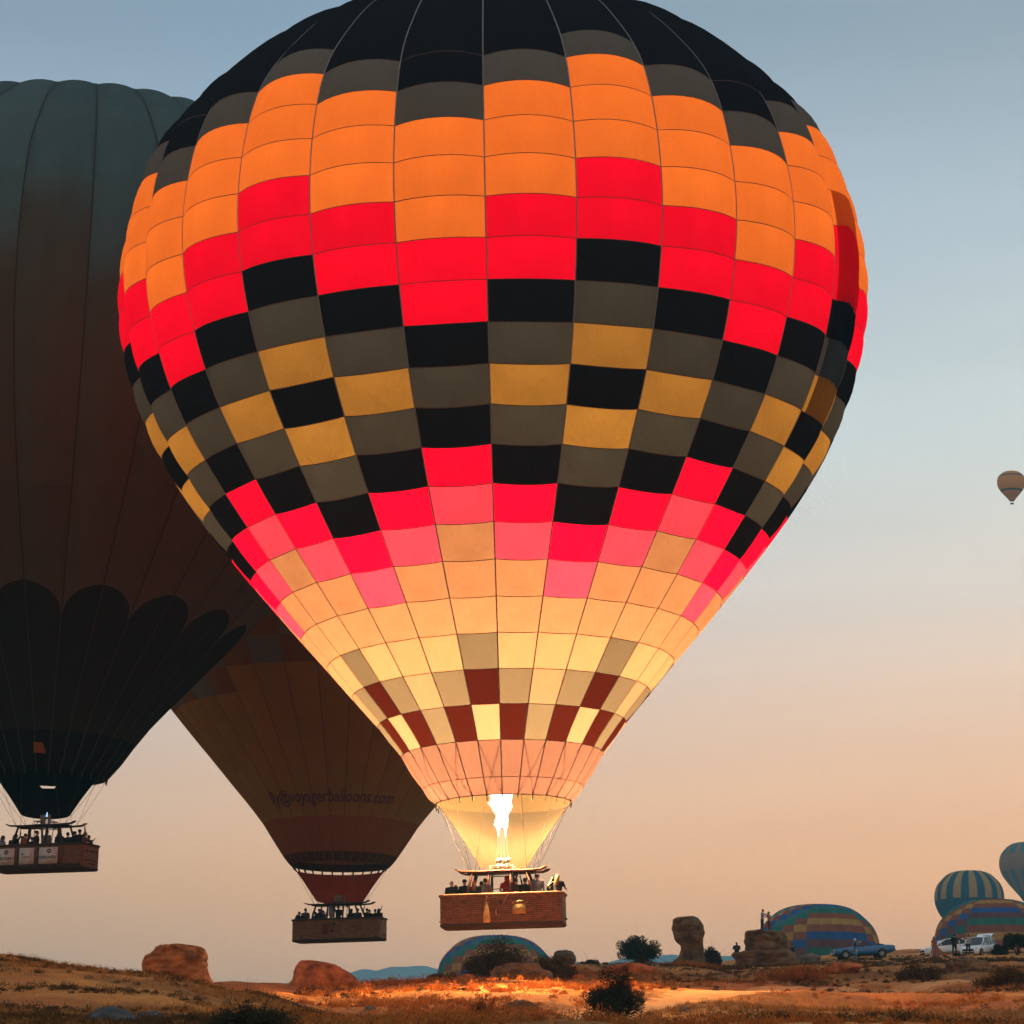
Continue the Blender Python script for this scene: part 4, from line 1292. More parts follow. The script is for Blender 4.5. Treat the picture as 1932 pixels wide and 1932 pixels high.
def bush(label, loc, w, h, n, leaf, mat, seed, name='bush', cat='bush', spiky=0.0, trunk=0.0, depth=None, group=None, lobes=14, puff=1.0):
    r_ = np.random.default_rng(seed)
    root = thing(name, label, cat, T(loc), group)
    d_ = depth or w * .8
    clumps, st = [], MB()
    for i in range(lobes):
        a = r_.random() * 2 * PI; q = r_.random() ** .6
        x, y = q * w / 2 * .74 * math.cos(a), q * d_ / 2 * .74 * math.sin(a)
        top = trunk + (h - trunk) * (1 - .55 * q * q) * (.55 + .45 * r_.random())
        z = trunk * .8 + (top - trunk * .8) * (.35 + .5 * r_.random())
        rr = (.16 + .10 * r_.random()) * w * puff
        c_ = (x, y, z)
        clumps.append((c_, (rr, rr * .9, rr * .75 * min(1.3, h / w + .3))))
        st.tube([(x * .08, y * .08, -.1), (x * .4, y * .4, z * .45), (x * .8, y * .8, z * .85), c_], [.03 * w ** .5 + trunk * .03, .02 * w ** .5, .012 * w ** .5, .004], 5)
    for i in range(int(spiky * 14)):
        a = r_.random() * 2 * PI; q = .2 + .7 * r_.random()
        x, y = q * w / 2 * math.cos(a), q * d_ / 2 * math.sin(a)
        z = h * (.92 + .22 * r_.random() ** 2) * (1 - .45 * q * q)
        for k_ in range(5):
            t = .55 + .45 * k_ / 4
            clumps.append(((x * t, y * t, z * t), (.055 * w * (1.3 - t * .9),) * 2 + (.09 * h,)))
        st.tube([(x * .3, y * .3, z * .3), (x * .7, y * .7, z * .7), (x, y, z * 1.02)], [.012, .008, .003], 4)
    for c_, q_ in clumps[:lobes]:
        for k_ in range(3):
            e_ = Vector(c_) + Vector(r_.normal(size=3)) * q_[0] * .9
            st.tube([c_, (Vector(c_) + e_) / 2, e_ + Vector((0, 0, .1 * h))], [.009, .006, .002], 4)
    if trunk:
        st.tube([(0, 0, -.2), (.03, 0, trunk * .5), (0, .02, trunk)], [.09 * w ** .5, .07 * w ** .5, .05 * w ** .5], 8)
    st.build('trunk' if trunk else 'stems', bark, root)
    V, F = leaf_cloud(clumps, n, leaf, r_)
    V[:, 2] = np.maximum(V[:, 2], -.15)
    cr_ = link('crown' if trunk else 'foliage', raw_mesh('foliage', V, F, mat), root)
    return root
bush('dark spiky juniper at the bottom left, partly below the frame', spot(478, 66) + Vector((0, 0, -.05)), 2.1, .62, 11000, .026, leaf_dark, 101, 'juniper_bush', spiky=1.0, lobes=20)
bush('big round brown bush in front of the middle patchwork dome', spot(940, 150), sized(868, 1018, 150), 2.5, 14000, .05, leaf_brush, 102, lobes=34, puff=.72)
bush('tall dark leggy bush at the bottom between sand track and slope', spot(1160, 100), sized(1090, 1230, 100), 2.75, 15000, .036, leaf_dark, 103, lobes=40, puff=.66)
bush('dark leafy tree left of the stone chimney', spot(1210, 232), sized(1155, 1266, 232), 3.0, 9000, .085, leaf_dark, 104, 'tree', 'tree', trunk=.5, lobes=34, puff=.62)
bush('compact dark shrub between the stone chimney and the seated person', spot(1348, 246), sized(1320, 1378, 246), 1.95, 5000, .09, leaf_dark, 105, 'shrub', 'shrub', lobes=14)
bush('small black tree at the right edge beside the white car', spot(1922, 250), sized(1898, 1946, 250), 2.6, 4000, .09, leaf_dark, 106, 'tree', 'tree', trunk=.7, lobes=12)
bush('low black shrub just right of the parked white cars', spot(1888, 250), sized(1872, 1908, 250), 1.5, 3000, .08, leaf_dark, 107, 'shrub', 'shrub', lobes=10)
bush('small dark shrub behind the round balanced boulder', spot(1112, 210), sized(1092, 1136, 210), 1.0, 2500, .07, leaf_dark, 108, 'shrub', 'shrub', lobes=9)
bush('brown scrub mound right of the big round bush', spot(1040, 152), sized(985, 1090, 152), 1.35, 6000, .06, leaf_olive, 109, lobes=16)
bush('thin twiggy bush at the bottom near the pale wedge stone', spot(912, 104), 1.25, .95, 2600, .04, leaf_rust, 110, spiky=.6, lobes=8)
bush('rust brown brush patch on the right slope under the outcrop', spot(1500, 172), sized(1425, 1590, 172), 1.15, 9000, .06, leaf_rust, 111, depth=5, lobes=22)
bush('dark brush left of the half buried brown boulder', spot(1735, 165), sized(1690, 1785, 165), 1.1, 5000, .06, leaf_olive, 112, depth=3, lobes=14)
bush('brown brush under the stone chimney', spot(1290, 205), sized(1225, 1375, 205), .45, 5000, .06, leaf_rust, 113, depth=5, lobes=20)
bush('dark brush on the far right slope', spot(1905, 140), sized(1845, 1975, 140), 1.0, 7000, .055, leaf_olive, 114, depth=4, lobes=18)
bush('olive brush at the left of the middle dome', spot(835, 150), sized(800, 880, 150), .75, 3500, .05, leaf_olive, 115, depth=2, lobes=12)

def scatter(name, n, region, hgt, wid, mat, seed, dens=None, blades=7, lean=.5):
    """tufts of blades over a stretch of ground (u range, distance range)"""
    r_ = np.random.default_rng(seed)
    u = r_.uniform(region[0], region[1], n * 4); Y = region[2] * (region[3] / region[2]) ** r_.random(n * 4)
    x = np.array([at(a, 1850, 1).x for a in u]) * Y
    dn = fbm(x / 6 + seed, Y / 9, 4)
    keep = np.argsort(-(dn + r_.normal(size=len(dn)) * .12))[:n] if dens is None else np.where(dn + r_.normal(size=len(dn)) * .1 > dens)[0][:n]
    x, Y = x[keep], Y[keep]
    ok = off_track(x, Y) > 1.5
    x, Y = x[ok], Y[ok]
    z = ground_z(x, Y)
    k_ = len(x)
    B = blades
    a = r_.random((k_, B)) * 2 * PI
    h = hgt * (.5 + r_.random((k_, 1))) * (.6 + .6 * r_.random((k_, B)))
    ln = lean * h * (.3 + r_.random((k_, B)))
    bx = x[:, None] + r_.normal(size=(k_, B)) * wid * 3; by = Y[:, None] + r_.normal(size=(k_, B)) * wid * 3
    bz = z[:, None] - .03
    ww = wid * (.6 + .8 * r_.random((k_, B)))
    px, py = np.cos(a + 1.57) * ww, np.sin(a + 1.57) * ww
    tipx, tipy = bx + np.cos(a) * ln, by + np.sin(a) * ln
    V = np.stack([np.stack([bx - px, by - py, bz + 0 * bx], -1), np.stack([bx + px, by + py, bz + 0 * bx], -1), np.stack([tipx, tipy, bz + h], -1)], 2).reshape(-1, 3)
    F = np.arange(len(V)).reshape(-1, 3)
    return tag(link(name, raw_mesh(name, V, F, mat)), kind='stuff')
def clumps_over(name, n, region, rad, per, leaf, mat, seed, flat=.7, stretch=(10, 5)):
    """low cushions of leaf-sized faces in drifts over the ground"""
    r_ = np.random.default_rng(seed)
    m_ = n * 5
    u = r_.uniform(region[0], region[1], m_); Y = region[2] * (region[3] / region[2]) ** r_.random(m_)
    x = at(0, 1850, 1).x * Y * (966 - u) / 966
    dn = fbm(x / stretch[0] + seed * 1.7, Y / stretch[1], 4)
    k_ = np.argsort(-(dn + r_.normal(size=m_) * .10))[:n]
    x, Y = x[k_], Y[k_]
    ok = off_track(x, Y) > 1.7
    x, Y = x[ok], Y[ok]; n = len(x); z = ground_z(x, Y)
    R_ = rad * (.45 + 1.1 * r_.random(n) ** 1.6)
    c = np.stack([x, Y, z + R_ * flat * .15], 1)
    idx = np.repeat(np.arange(n), per)
    N_ = len(idx)
    d = r_.normal(size=(N_, 3)); d /= np.linalg.norm(d, axis=1)[:, None]; d[:, 2] = np.abs(d[:, 2]) * flat * (.7 + .6 * r_.random(N_))
    P = c[idx] + d * R_[idx, None] * (r_.random(N_) ** .45)[:, None]
    a_ = r_.normal(size=(N_, 3)); a_[:, 2] = np.abs(a_[:, 2]) + .6; a_ /= np.linalg.norm(a_, axis=1)[:, None]
    b_ = np.cross(a_, r_.normal(size=(N_, 3))); b_ /= np.linalg.norm(b_, axis=1)[:, None] + 1e-9
    s_ = leaf * (.6 + .8 * r_.random(N_))[:, None]
    V = np.stack([P - b_ * s_ * .35, P + b_ * s_ * .35, P + a_ * s_ * 1.6], 1).reshape(-1, 3)
    F = np.arange(N_ * 3).reshape(-1, 3)
    return tag(link(name, raw_mesh(name, V, F, mat)), kind='stuff')
tag(scatter('dry_grass', 6000, (-60, 700, 60, 112), .14, .016, leaf_dry, 201), 'short dry golden grass over the left slope', 'grass')
tag(scatter('dry_grass', 3500, (1200, 1990, 90, 200), .18, .020, leaf_dry, 207), 'short dry golden grass over the right slope', 'grass')
tag(scatter('dry_grass', 7000, (1040, 1990, 190, 275), .17, .022, leaf_olive, 203), 'dark dry grass along the ridge below the cars', 'grass')
tag(scatter('dry_grass', 1800, (-60, 640, 90, 125), .16, .018, leaf_dry, 204), 'sparse grass along the left crest', 'grass')
tag(clumps_over('low_scrub', 1500, (560, 1240, 62, 158), .34, 60, .055, leaf_rust, 202), 'rusty dry weeds around the middle of the slope', 'scrub')
tag(clumps_over('low_scrub', 500, (600, 1240, 62, 160), .36, 60, .05, leaf_dry, 212), 'golden dry weeds around the middle of the slope', 'scrub')
tag(clumps_over('low_scrub', 420, (560, 1240, 62, 160), .34, 70, .05, leaf_olive, 213), 'dark weeds between the golden ones in the middle', 'scrub')
tag(clumps_over('low_scrub', 1500, (-60, 640, 60, 106), .20, 50, .035, leaf_olive, 205, stretch=(16, 4)), 'dark low scrub across the bottom left slope', 'scrub')
tag(clumps_over('low_scrub', 750, (1240, 1990, 62, 190), .28, 60, .05, leaf_olive, 206, stretch=(16, 6)), 'dark low scrub across the bottom right slope', 'scrub')
tag(clumps_over('low_scrub', 700, (1240, 1990, 62, 200), .24, 50, .05, leaf_rust, 208, stretch=(14, 7)), 'rusty low scrub across the right slope', 'scrub')
tag(clumps_over('low_scrub', 800, (1050, 1990, 195, 262), .24, 50, .06, leaf_olive, 209, stretch=(20, 8)), 'olive scrub under the ridge line', 'scrub')

# ================================================================== people
PMAT = {}
def cloth(c, rough=.85):
    k_ = tuple(round(x, 3) for x in c)
    if k_ not in PMAT:
        PMAT[k_] = pbr('clothing', c, rough, .3, 9)
    return PMAT[k_]
SKIN = pbr('skin', (.42, .23, .15), .6, .1, 6)
HAIRM = {k_: pbr(k_ + '_hair', c, .6, .35, 20) for k_, c in {'black': (.012, .010, .009), 'brown': (.06, .03, .016), 'auburn': (.22, .07, .03), 'blond': (.22, .12, .04), 'grey': (.3, .29, .28)}.items()}
ARM = {  # elbow, wrist, hand tip for the right side (+x); facing -y
    'down': ((.25, .03, 1.15), (.26, -.05, .92), (.26, -.09, .82)),
    'up': ((.27, -.06, 1.60), (.20, -.10, 1.87), (.19, -.11, 1.97)),
    'cam': ((.29, -.17, 1.36), (.13, -.27, 1.56), (.09, -.29, 1.64)),
    'rail': ((.29, -.06, 1.18), (.24, -.33, 1.15), (.22, -.42, 1.17)),
    'out': ((.42, -.05, 1.38), (.58, -.25, 1.36), (.62, -.32, 1.36)),
    'fwd': ((.24, -.24, 1.26), (.15, -.46, 1.38), (.12, -.54, 1.42)),
    'point': ((.33, -.05, 1.60), (.46, -.08, 1.86), (.50, -.09, 1.97)),
    'bent': ((.42, -.02, 1.28), (.33, -.12, 1.53), (.30, -.14, 1.62)),
}
EYE = pbr('eye', (.01, .01, .01), .4, .1, 5)
def person(label, M, h=1.72, arms=('down', 'down'), shirt=(.03, .03, .035), legs=(.04, .04, .05), hair='black', style='short', sleeves=True, turn=0.0, lean=0.0, group=None, pose='stand', build=1.0, extra=None, head=(0, 0)):
    k_ = h / 1.72
    b = MB()
    E = lambda p, r_, n=10, kk=7: b.ell(p, r_, n, kk)
    Tb = lambda pts, r_, n=9: b.tube(pts, r_, n)
    tr = []
    w = build
    if pose == 'sit':
        hipz, kn = .50, [((.12, -.42, .50), (.13, -.46, .08), (.13, -.60, .04))] * 2
    elif pose == 'walk':
        hipz, kn = .92, [((.09, -.22, .52), (.09, -.10, .10), (.10, -.26, .05)), ((.11, .06, .50), (.12, .30, .12), (.13, .18, .05))]
    else:
        hipz, kn = .92, [((.115, -.02, .50), (.12, .03, .09), (.13, -.13, .04))] * 2
    dz = hipz - .92
    up = lambda p: (p[0], p[1], p[2] + dz)
    b.tube([up(p) for p in ((0, 0, .84), (0, 0, .93), (0, 0, 1.06), (0, -.01, 1.20), (0, -.005, 1.33), (0, .01, 1.42), (0, .012, 1.47))],
           [(.13 * w, .10 * w), (.165 * w, .12 * w), (.145 * w, .105 * w), (.165 * w, .115 * w), (.185 * w, .12 * w), (.15 * w, .09 * w), (.07, .065)], 14)
    b.tube([up(p) for p in ((0, .01, 1.42), (0, .0, 1.50), (0, -.01, 1.56))], [.062, .054, .056], 10)
    hx, hy = head
    E(up((hx, -.015 + hy, 1.615)), (.074, .094, .108), 14, 10)
    E(up((hx, -.05 + hy, 1.56)), (.05, .05, .045), 10, 7)
    b.ell(up((hx, -.105 + hy, 1.60)), (.013, .022, .024), 6, 5)
    for sx in (-1, 1):
        b.ell(up((hx + sx * .078, .0 + hy, 1.605)), (.012, .02, .032), 6, 5)
    hands = []
    for sx, arm in ((1, arms[0]), (-1, arms[1])):
        e_, wr, tip = arm if not isinstance(arm, str) else ARM[arm]
        f_ = lambda p: up((p[0] * sx, p[1], p[2]))
        b.tube([f_((.10, .01, 1.42)), f_((.185 * w, .01, 1.41)), f_(tuple(.5 * (a + c) for a, c in zip((.19 * w, .01, 1.40), e_))), f_(e_), f_(tuple(.5 * (a + c) for a, c in zip(e_, wr))), f_(wr)], [.06, .064, .052, .042, .04, .029], 9)
        wv, tv = Vector(f_(wr)), Vector(f_(tip))
        d_ = (tv - wv).normalized(); L_ = .09
        pc = wv + d_ * .05
        side = d_.cross(Vector((0, 1, .2))).normalized()
        nrm_ = d_.cross(side)
        b.tube([wv - d_ * .01, wv + d_ * .045, wv + d_ * .095], [(.026, .026), (.040, .018), (.038, .014)], 8)
        for q, ln in enumerate((.062, .074, .070, .055)):
            o_ = wv + d_ * .088 + side * (-.03 + .02 * q)
            b.tube([o_, o_ + d_ * ln * .55 + nrm_ * .006, o_ + d_ * ln + nrm_ * .022], [.010, .009, .007], 5)
        o_ = wv + d_ * .03 + side * (.034 * (1 if sx > 0 else -1))
        b.tube([o_, o_ + d_ * .03 + side * .022 * (1 if sx > 0 else -1), o_ + d_ * .062 + side * .026 * (1 if sx > 0 else -1)], [.012, .011, .008], 5)
        hands += [wv, wv + d_ * .08, wv + d_ * .15]
        tr.append((Vector(f_(e_)), wv))
    for sx, (kp, an, toe) in ((1, kn[0]), (-1, kn[1])):
        f_ = lambda p: (p[0] * sx, p[1], p[2])
        b.tube([(sx * .085, 0, hipz + .03), f_(tuple(.5 * (a + c) for a, c in zip((.095, 0, hipz), kp))), f_(kp), f_(tuple(.55 * a + .45 * c for a, c in zip(kp, an))), f_(an)], [.095 * w, .088 * w, .062, .056, .042], 10)
        b.tube([f_(an), f_((an[0], an[1] * .6 + toe[1] * .4, an[2] * .45 + .02)), f_(toe)], [.045, .05, .035], 8)
    me = b.mesh('person', [SKIN])
    tmp = bpy.data.objects.new('person', me); COL.objects.link(tmp)
    md = tmp.modifiers.new('r', 'REMESH'); md.mode = 'VOXEL'; md.voxel_size = .021
    ms = tmp.modifiers.new('s', 'SMOOTH'); ms.factor = .5; ms.iterations = 2
    dg = bpy.context.evaluated_depsgraph_get()
    me2 = bpy.data.meshes.new_from_object(tmp.evaluated_get(dg))
    bpy.data.objects.remove(tmp); bpy.data.meshes.remove(me)
    me2.name = 'person'
    # append the fine face parts the remesh is too coarse for
    me2.materials.clear()
    shoe = cloth((.02, .018, .018))
    for m_ in (SKIN, cloth(shirt), cloth(legs), shoe, EYE): me2.materials.append(m_)
    n = len(me2.polygons)
    co = np.empty(n * 3); me2.polygons.foreach_get('center', co); co = co.reshape(-1, 3)
    mi_ = np.ones(n, int)
    mi_[co[:, 2] < .95 + dz] = 2
    mi_[co[:, 2] < .085] = 3
    hd = (np.abs(co[:, 0] - hx) < .125) & (co[:, 2] > 1.485 + dz)
    for hv in hands:
        hd |= np.linalg.norm(co - np.array(hv), axis=1) < .062
    if not sleeves:
        for e_, wv in tr:
            t = np.clip(((co - np.array(e_)) @ np.array(wv - e_)) / (wv - e_).length_squared, 0, 1)
            hd |= np.linalg.norm(co - (np.array(e_) + t[:, None] * np.array(wv - e_)), axis=1) < .055
    mi_[hd] = 0
    me2.polygons.foreach_set('material_index', mi_)
    me2.polygons.foreach_set('use_smooth', [True] * n)
    bm = bmesh.new(); bm.from_mesh(me2)
    for sx in (-1, 1):
        r0 = bmesh.ops.create_icosphere(bm, subdivisions=1, radius=.011, matrix=T(up((hx + sx * .031, -.101 + hy, 1.625))))
        for v_ in r0['verts']:
            for f2 in v_.link_faces: f2.material_index = 4
    r0 = bmesh.ops.create_cube(bm, size=1, matrix=T(up((hx, -.108 + hy, 1.553))) @ Matrix.Diagonal((.045, .006, .010, 1)))
    for v_ in r0['verts']:
        for f2 in v_.link_faces: f2.material_index = 2
    bm.to_mesh(me2); bm.free()
    Mx = M @ RZ(turn) @ RX(lean) @ Matrix.Scale(k_, 4)
    o_ = link('person', me2, None, Mx)
    tag(o_, label, 'person', group)
    hm = HAIRM.get(hair)
    hb = MB()
    c_ = up((hx, .012 + hy, 1.645))
    if style == 'short':
        hb.ell(c_, (.086, .098, .092), 12, 8)
    elif style == 'long':
        hb.ell(c_, (.09, .105, .098), 12, 8)
        hb.tube([up((hx, .05 + hy, 1.68)), up((hx, .085 + hy, 1.56)), up((hx * .6, .10, 1.42)), up((0, .11, 1.26))], [(.07, .06), (.095, .06), (.11, .055), (.05, .03)], 10)
    elif style == 'bun':
        hb.ell(c_, (.086, .098, .092), 12, 8); hb.ell(up((hx, .12 + hy, 1.66)), (.045, .045, .045), 8, 6)
    elif style == 'cap':
        hb.ell(up((hx, .0 + hy, 1.66)), (.092, .108, .085), 12, 8)
        hb.grid([[up((hx + x, y + hy, 1.665 + z)) for x in (-.07, 0, .07)] for y, z in ((-.09, .01), (-.13, .005), (-.17, -.01))])
    elif style == 'hood':
        hb.ell(up((hx, .02 + hy, 1.63)), (.105, .12, .13), 12, 8)
        hb.ell(up((0, .03, 1.49)), (.13, .11, .07), 12, 7)
    elif style == 'hat':
        hb.ell(c_, (.09, .10, .095), 12, 8)
        hb.lathe([(.0, .13), (.08, .12), (.10, .05), (.20, .03), (.20, .015), (.0, .0)], 16, c=up((hx, .0 + hy, 1.66)))
    nm = {'cap': 'cap', 'hood': 'hood', 'hat': 'hat'}.get(style, 'hair')
    if hb.v:
        hb.build(nm, hm or cloth(shirt), o_)
    if extra: extra(o_)
    return o_

def phone(o_, p, col=(.01, .01, .012)):
    MB().box((p[0] - .04, p[1] - .005, p[2] - .075), (p[0] + .04, p[1] + .005, p[2] + .075)).build('phone', cloth(col), o_)

DK, BK = (.018, .018, .022), (.008, .008, .010)
# -- in the basket of the glowing balloon: x along the basket, y to the back, head height above the rim
GM = 'passengers in the basket under the flame'
def aboard(Mb, rim, x, y, top, label, turn, group, **kw):
    h = kw.pop('h', 1.72) * 1.07
    kw.setdefault('build', 1.14)
    person(label, Mb @ T(x, y, max(.12, rim + top + .09 - h)), h=h, turn=turn, group=group, **kw)
A = lambda *a, **kw: aboard(MB_main, 1.38, *a, GM, **kw)
A(-2.22, -.30, .60, 'bald person in dark top at the left end of the flame-lit basket', PI, hair='auburn', style='none', shirt=BK)
A(-2.12, .28, .46, 'long haired woman in black half hidden behind the bald person at the left end', PI * .8, hair='auburn', style='long', shirt=BK, h=1.62)
A(-1.68, -.10, .66, 'person in black jacket and cap standing left of the leaning left post', PI * .9, style='cap', shirt=BK, arms=('rail', 'rail'))
A(-1.20, -.38, .58, 'woman with long auburn hair seen from behind between two left posts', PI, hair='auburn', style='long', shirt=DK, h=1.66)
A(-.98, .25, .60, 'person in dark sleeves reaching up to the frame behind the auburn haired woman', PI, arms=('up', 'down'), shirt=BK, h=1.72)
A(-.74, -.28, .66, 'person with black hair and pale grey top just left of the second post', PI, shirt=(.2, .17, .15), hair='black', style='short')
A(.20, -.12, .74, 'pilot in bright red hooded top with one arm raised to the burner', PI, arms=('rail', ((.34, -.05, 1.58), (.46, -.06, 1.84), (.48, -.07, 1.94))), shirt=(.36, .010, .014), style='hood', hair=None, h=1.74)
A(.62, -.30, .62, 'person in brown jacket right behind the post beside the red pilot', PI * 1.1, shirt=(.07, .03, .02), hair='brown', arms=('down', 'down'))
A(.52, .30, .56, 'person in dark sleeve holding the frame overhead behind the brown jacket', PI, shirt=(.05, .03, .025), arms=('down', 'up'), h=1.7)
A(1.02, -.30, .62, 'dark haired person in black between the brown jacket and the leaning right post', PI, shirt=BK)
A(1.24, .28, .62, 'person in black sleeve reaching up beside the leaning right post', PI, shirt=BK, arms=('up', 'down'), h=1.7)
A(1.56, -.30, .80, 'tall man in grey checked shirt with short black hair, holding up a phone', PI * 1.0, shirt=(.17, .16, .165), arms=('cam', 'down'), h=1.80, extra=lambda o_: phone(o_, (.10, -.31, 1.66)))
A(2.22, .0, .62, 'person in black with a dark cap next to the blond one', PI, shirt=BK, style='cap', h=1.72)
A(2.46, -.30, .72, 'blond person in black T-shirt leaning on the right end and taking a picture', PI * .92, shirt=BK, hair='blond', style='long', sleeves=False, arms=('bent', 'rail'), h=1.72, extra=lambda o_: phone(o_, (.30, -.19, 1.66)))

GB = 'passengers in the brown balloon basket'
B_ = lambda *a, **kw: aboard(MBR, 1.42, *a, GB, **kw)
B_(-2.95, -.1, .34, 'person at the very left end of the brown balloon basket, leaning out over the rim', PI, shirt=DK, arms=('down', 'out'), h=1.62)
B_(-2.72, -.35, .50, 'second person from the left end of the brown balloon basket, dark hair', PI, shirt=BK)
B_(-2.32, -.25, .72, 'tall broad person in slate shirt near the left of the brown balloon basket', PI, shirt=(.05, .065, .07), h=1.80, build=1.15)
B_(-1.80, .2, .52, 'person holding the leaning left post of the brown balloon basket', PI * .9, shirt=DK, arms=('up', 'down'))
B_(-1.36, -.2, .66, 'person with raised dark arm right of the leaning left post of the brown balloon', PI, shirt=BK, arms=('down', 'cam'))
B_(-1.02, -.35, .52, 'person with a phone raised to the face, left of the pale blue cloth', PI * .8, shirt=BK, arms=('cam', 'cam'), h=1.66)
B_(-.05, -.1, .86, 'pilot in dark clothes standing at the burner of the brown balloon', PI, shirt=BK, arms=('up', 'down'), h=1.78)
B_(.92, -.2, .58, 'person with a dark bob just right of the burner of the brown balloon', PI, shirt=BK, style='long')
B_(1.42, -.35, .58, 'person next to the leaning right post of the brown balloon, round hair', PI, shirt=DK, hair='brown')
B_(1.86, .2, .62, 'person gripping the right end of the frame of the brown balloon', PI, shirt=BK, arms=('up', 'down'), h=1.7)
B_(2.24, -.35, .48, 'shorter person in black between frame holder and pointing person', PI, shirt=BK, h=1.62)
B_(2.48, .1, .54, 'person pointing one arm high at the right of the brown balloon basket', PI, shirt=DK, arms=('down', ((.30, -.02, 1.58), (.42, -.04, 1.82), (.45, -.05, 1.93))), h=1.7)
B_(2.88, -.3, .52, 'long haired person at the right end of the brown balloon basket', PI, shirt=BK, style='long', h=1.66)

GL_ = 'passengers in the dark green balloon basket'
D_ = lambda *a, **kw: aboard(ML, 1.33, *a, GL_, **kw)
D_(-2.55, -.3, .50, 'person in pale blue top with dark hair by the left edge of the view', PI * .8, shirt=(.16, .20, .25), hair='brown', style='long')
D_(-2.10, .25, .70, 'person with both hands on a cord above the left banner', PI * .9, shirt=BK, arms=('cam', 'up'), h=1.74)
D_(-1.78, -.35, .54, 'woman with a wide dark hair bob above the first banner', PI * 1.2, shirt=DK, style='long')
D_(-1.55, .1, .54, 'person beside the dark bob with a pale collar', PI * .7, shirt=(.25, .24, .24), hair='brown')
D_(-1.12, -.25, .62, 'person in rust coloured top with one arm on the frame', PI, shirt=(.22, .07, .04), arms=('down', 'up'), h=1.7)
D_(-.78, -.1, .44, 'short person in black right of the rust top', PI, shirt=BK, h=1.58)
D_(-.32, -.35, .74, 'dark figure with round head left of the thick centre post', PI * .8, shirt=BK, h=1.76)
D_(.34, -.35, .76, 'broad man in grey shirt right of the thick centre post', PI, shirt=(.13, .13, .12), h=1.78, build=1.15)
D_(.92, .1, .60, 'person in rusty brown top raising an arm to the frame, above the right banner', PI, shirt=(.16, .06, .035), arms=('up', 'down'), h=1.7)
D_(1.18, -.35, .66, 'dark haired person leaning against the right post above the right banner', PI, shirt=BK, style='long')
D_(1.70, -.35, .58, 'person with curly black hair right of the right post', PI, shirt=BK, hair='black')
D_(1.98, -.1, .66, 'person in black with hair tied up, two from the frame tip holder', PI, shirt=BK, style='bun')
D_(2.35, -.2, .74, 'tall person in black holding the right tip of the frame', PI, shirt=BK, arms=('down', 'up'), h=1.78)
D_(2.62, .3, .48, 'short person in black second from the right end, dark green balloon', PI, shirt=BK, h=1.62)
D_(2.84, -.35, .54, 'long haired woman facing right at the corner of the dark green balloon basket', PI * .5, shirt=(.10, .05, .035), style='long', h=1.66, arms=('fwd', 'rail'))

# -- on the ridge
p = at(1437, 1757, 235.5)
person('man in pale lilac shirt and dark trousers standing on the outcrop, head bowed', T(p.x, p.y, p.z - .05), 1.78, ('fwd', 'fwd'), (.36, .34, .46), (.045, .05, .07), 'black', 'short', False, R(60), R(4), head=(0, -.03))
p = at(1450, 1758, 235.5)
person('woman in white lace top and red shorts standing on the outcrop, facing the man', T(p.x + .10, p.y, p.z - .05), 1.62, ('down', 'fwd'), (.40, .34, .28), (.20, .04, .04), 'brown', 'bun', False, R(-60), R(3), head=(0, -.03))
p = at(1390, 1798, 235.6)
def rucksack(o_):
    MB().ell((0, .19, .90), (.15, .10, .22), 10, 8).build('jacket_print', cloth((.07, .07, .065)), o_)
person('person in black jacket sitting on the ledge of the outcrop', T(p.x, p.y, p.z - .46), 1.72, ('rail', 'rail'), BK, BK, 'black', 'short', True, PI, 0, pose='sit', build=1.25, extra=rucksack)
p = spot(1497, 243)
person('person in dark blue standing at the right foot of the outcrop', T(p), 1.72, ('down', 'down'), (.02, .04, .07), BK, 'black', 'short', True, PI * .7)

def dress(col, train=False):
    def f_(o_):
        d = MB()
        d.lathe([(.15, 1.12), (.17, 1.0), (.21, .8), (.28, .5), (.36, .2), (.42, .03), (.40, .0)], 18)
        d.build('dress', cloth(col), o_)
        if train:
            t_ = MB()
            rows_ = []
            for j in range(9):
                q = j / 8
                rows_.append([(.12 + 1.35 * q + .1 * q * math.sin(k2), (k2 - 2) * (.06 + .14 * q), .98 * (1 - q) ** 1.6 + .06 + .05 * math.sin(k2 * 2 + q * 5) * q) for k2 in range(5)])
            t_.grid(rows_)
            t_.grid([[(-.10 - .30 * q, (k2 - 2) * .08, .95 * (1 - q) + .04) for k2 in range(5)] for q in (0, .3, .6, 1.0)])
            t_.build('train', cloth((.82, .76, .74)), o_)
    return f_
p = spot(1765, 236)
person('woman in long rust dress with pale train on the grass by the white cars', T(p), 1.70, ('down', 'down'), (.26, .09, .06), (.26, .09, .06), 'brown', 'long', False, R(25), extra=dress((.26, .09, .06), True))
p = spot(1615, 238)
def scarf(o_):
    hb = MB(); hb.ell((0, .01, 1.63), (.115, .125, .135), 12, 8); hb.ell((.0, -.02, 1.66), (.13, .11, .08), 10, 7)
    hb.build('head_scarf', cloth((.62, .66, .74)), o_)
    MB().tube([(0, -.09, 1.48), (0, -.13, 1.30), (0, -.12, 1.15)], [(.05, .03), (.09, .03), (.03, .02)], 8).build('dark_hair', HAIRM['black'], o_)
    MB().box((.09, -.17, .0), (.16, -.0, .07)).build('white_shoe', cloth((.6, .6, .6)), o_)
person('woman in pale blue trousers and white head scarf walking past the blue convertible', T(p), 1.74, ('bent', 'down'), (.10, .22, .28), (.16, .30, .36), None, 'none', True, R(-10), pose='walk', extra=scarf)
p = spot(1803, 240)
person('man in black standing in front of the rear white car', T(p), 1.82, ('down', 'bent'), BK, (.012, .02, .022), 'black', 'short', True, PI)
p = spot(1828, 243)
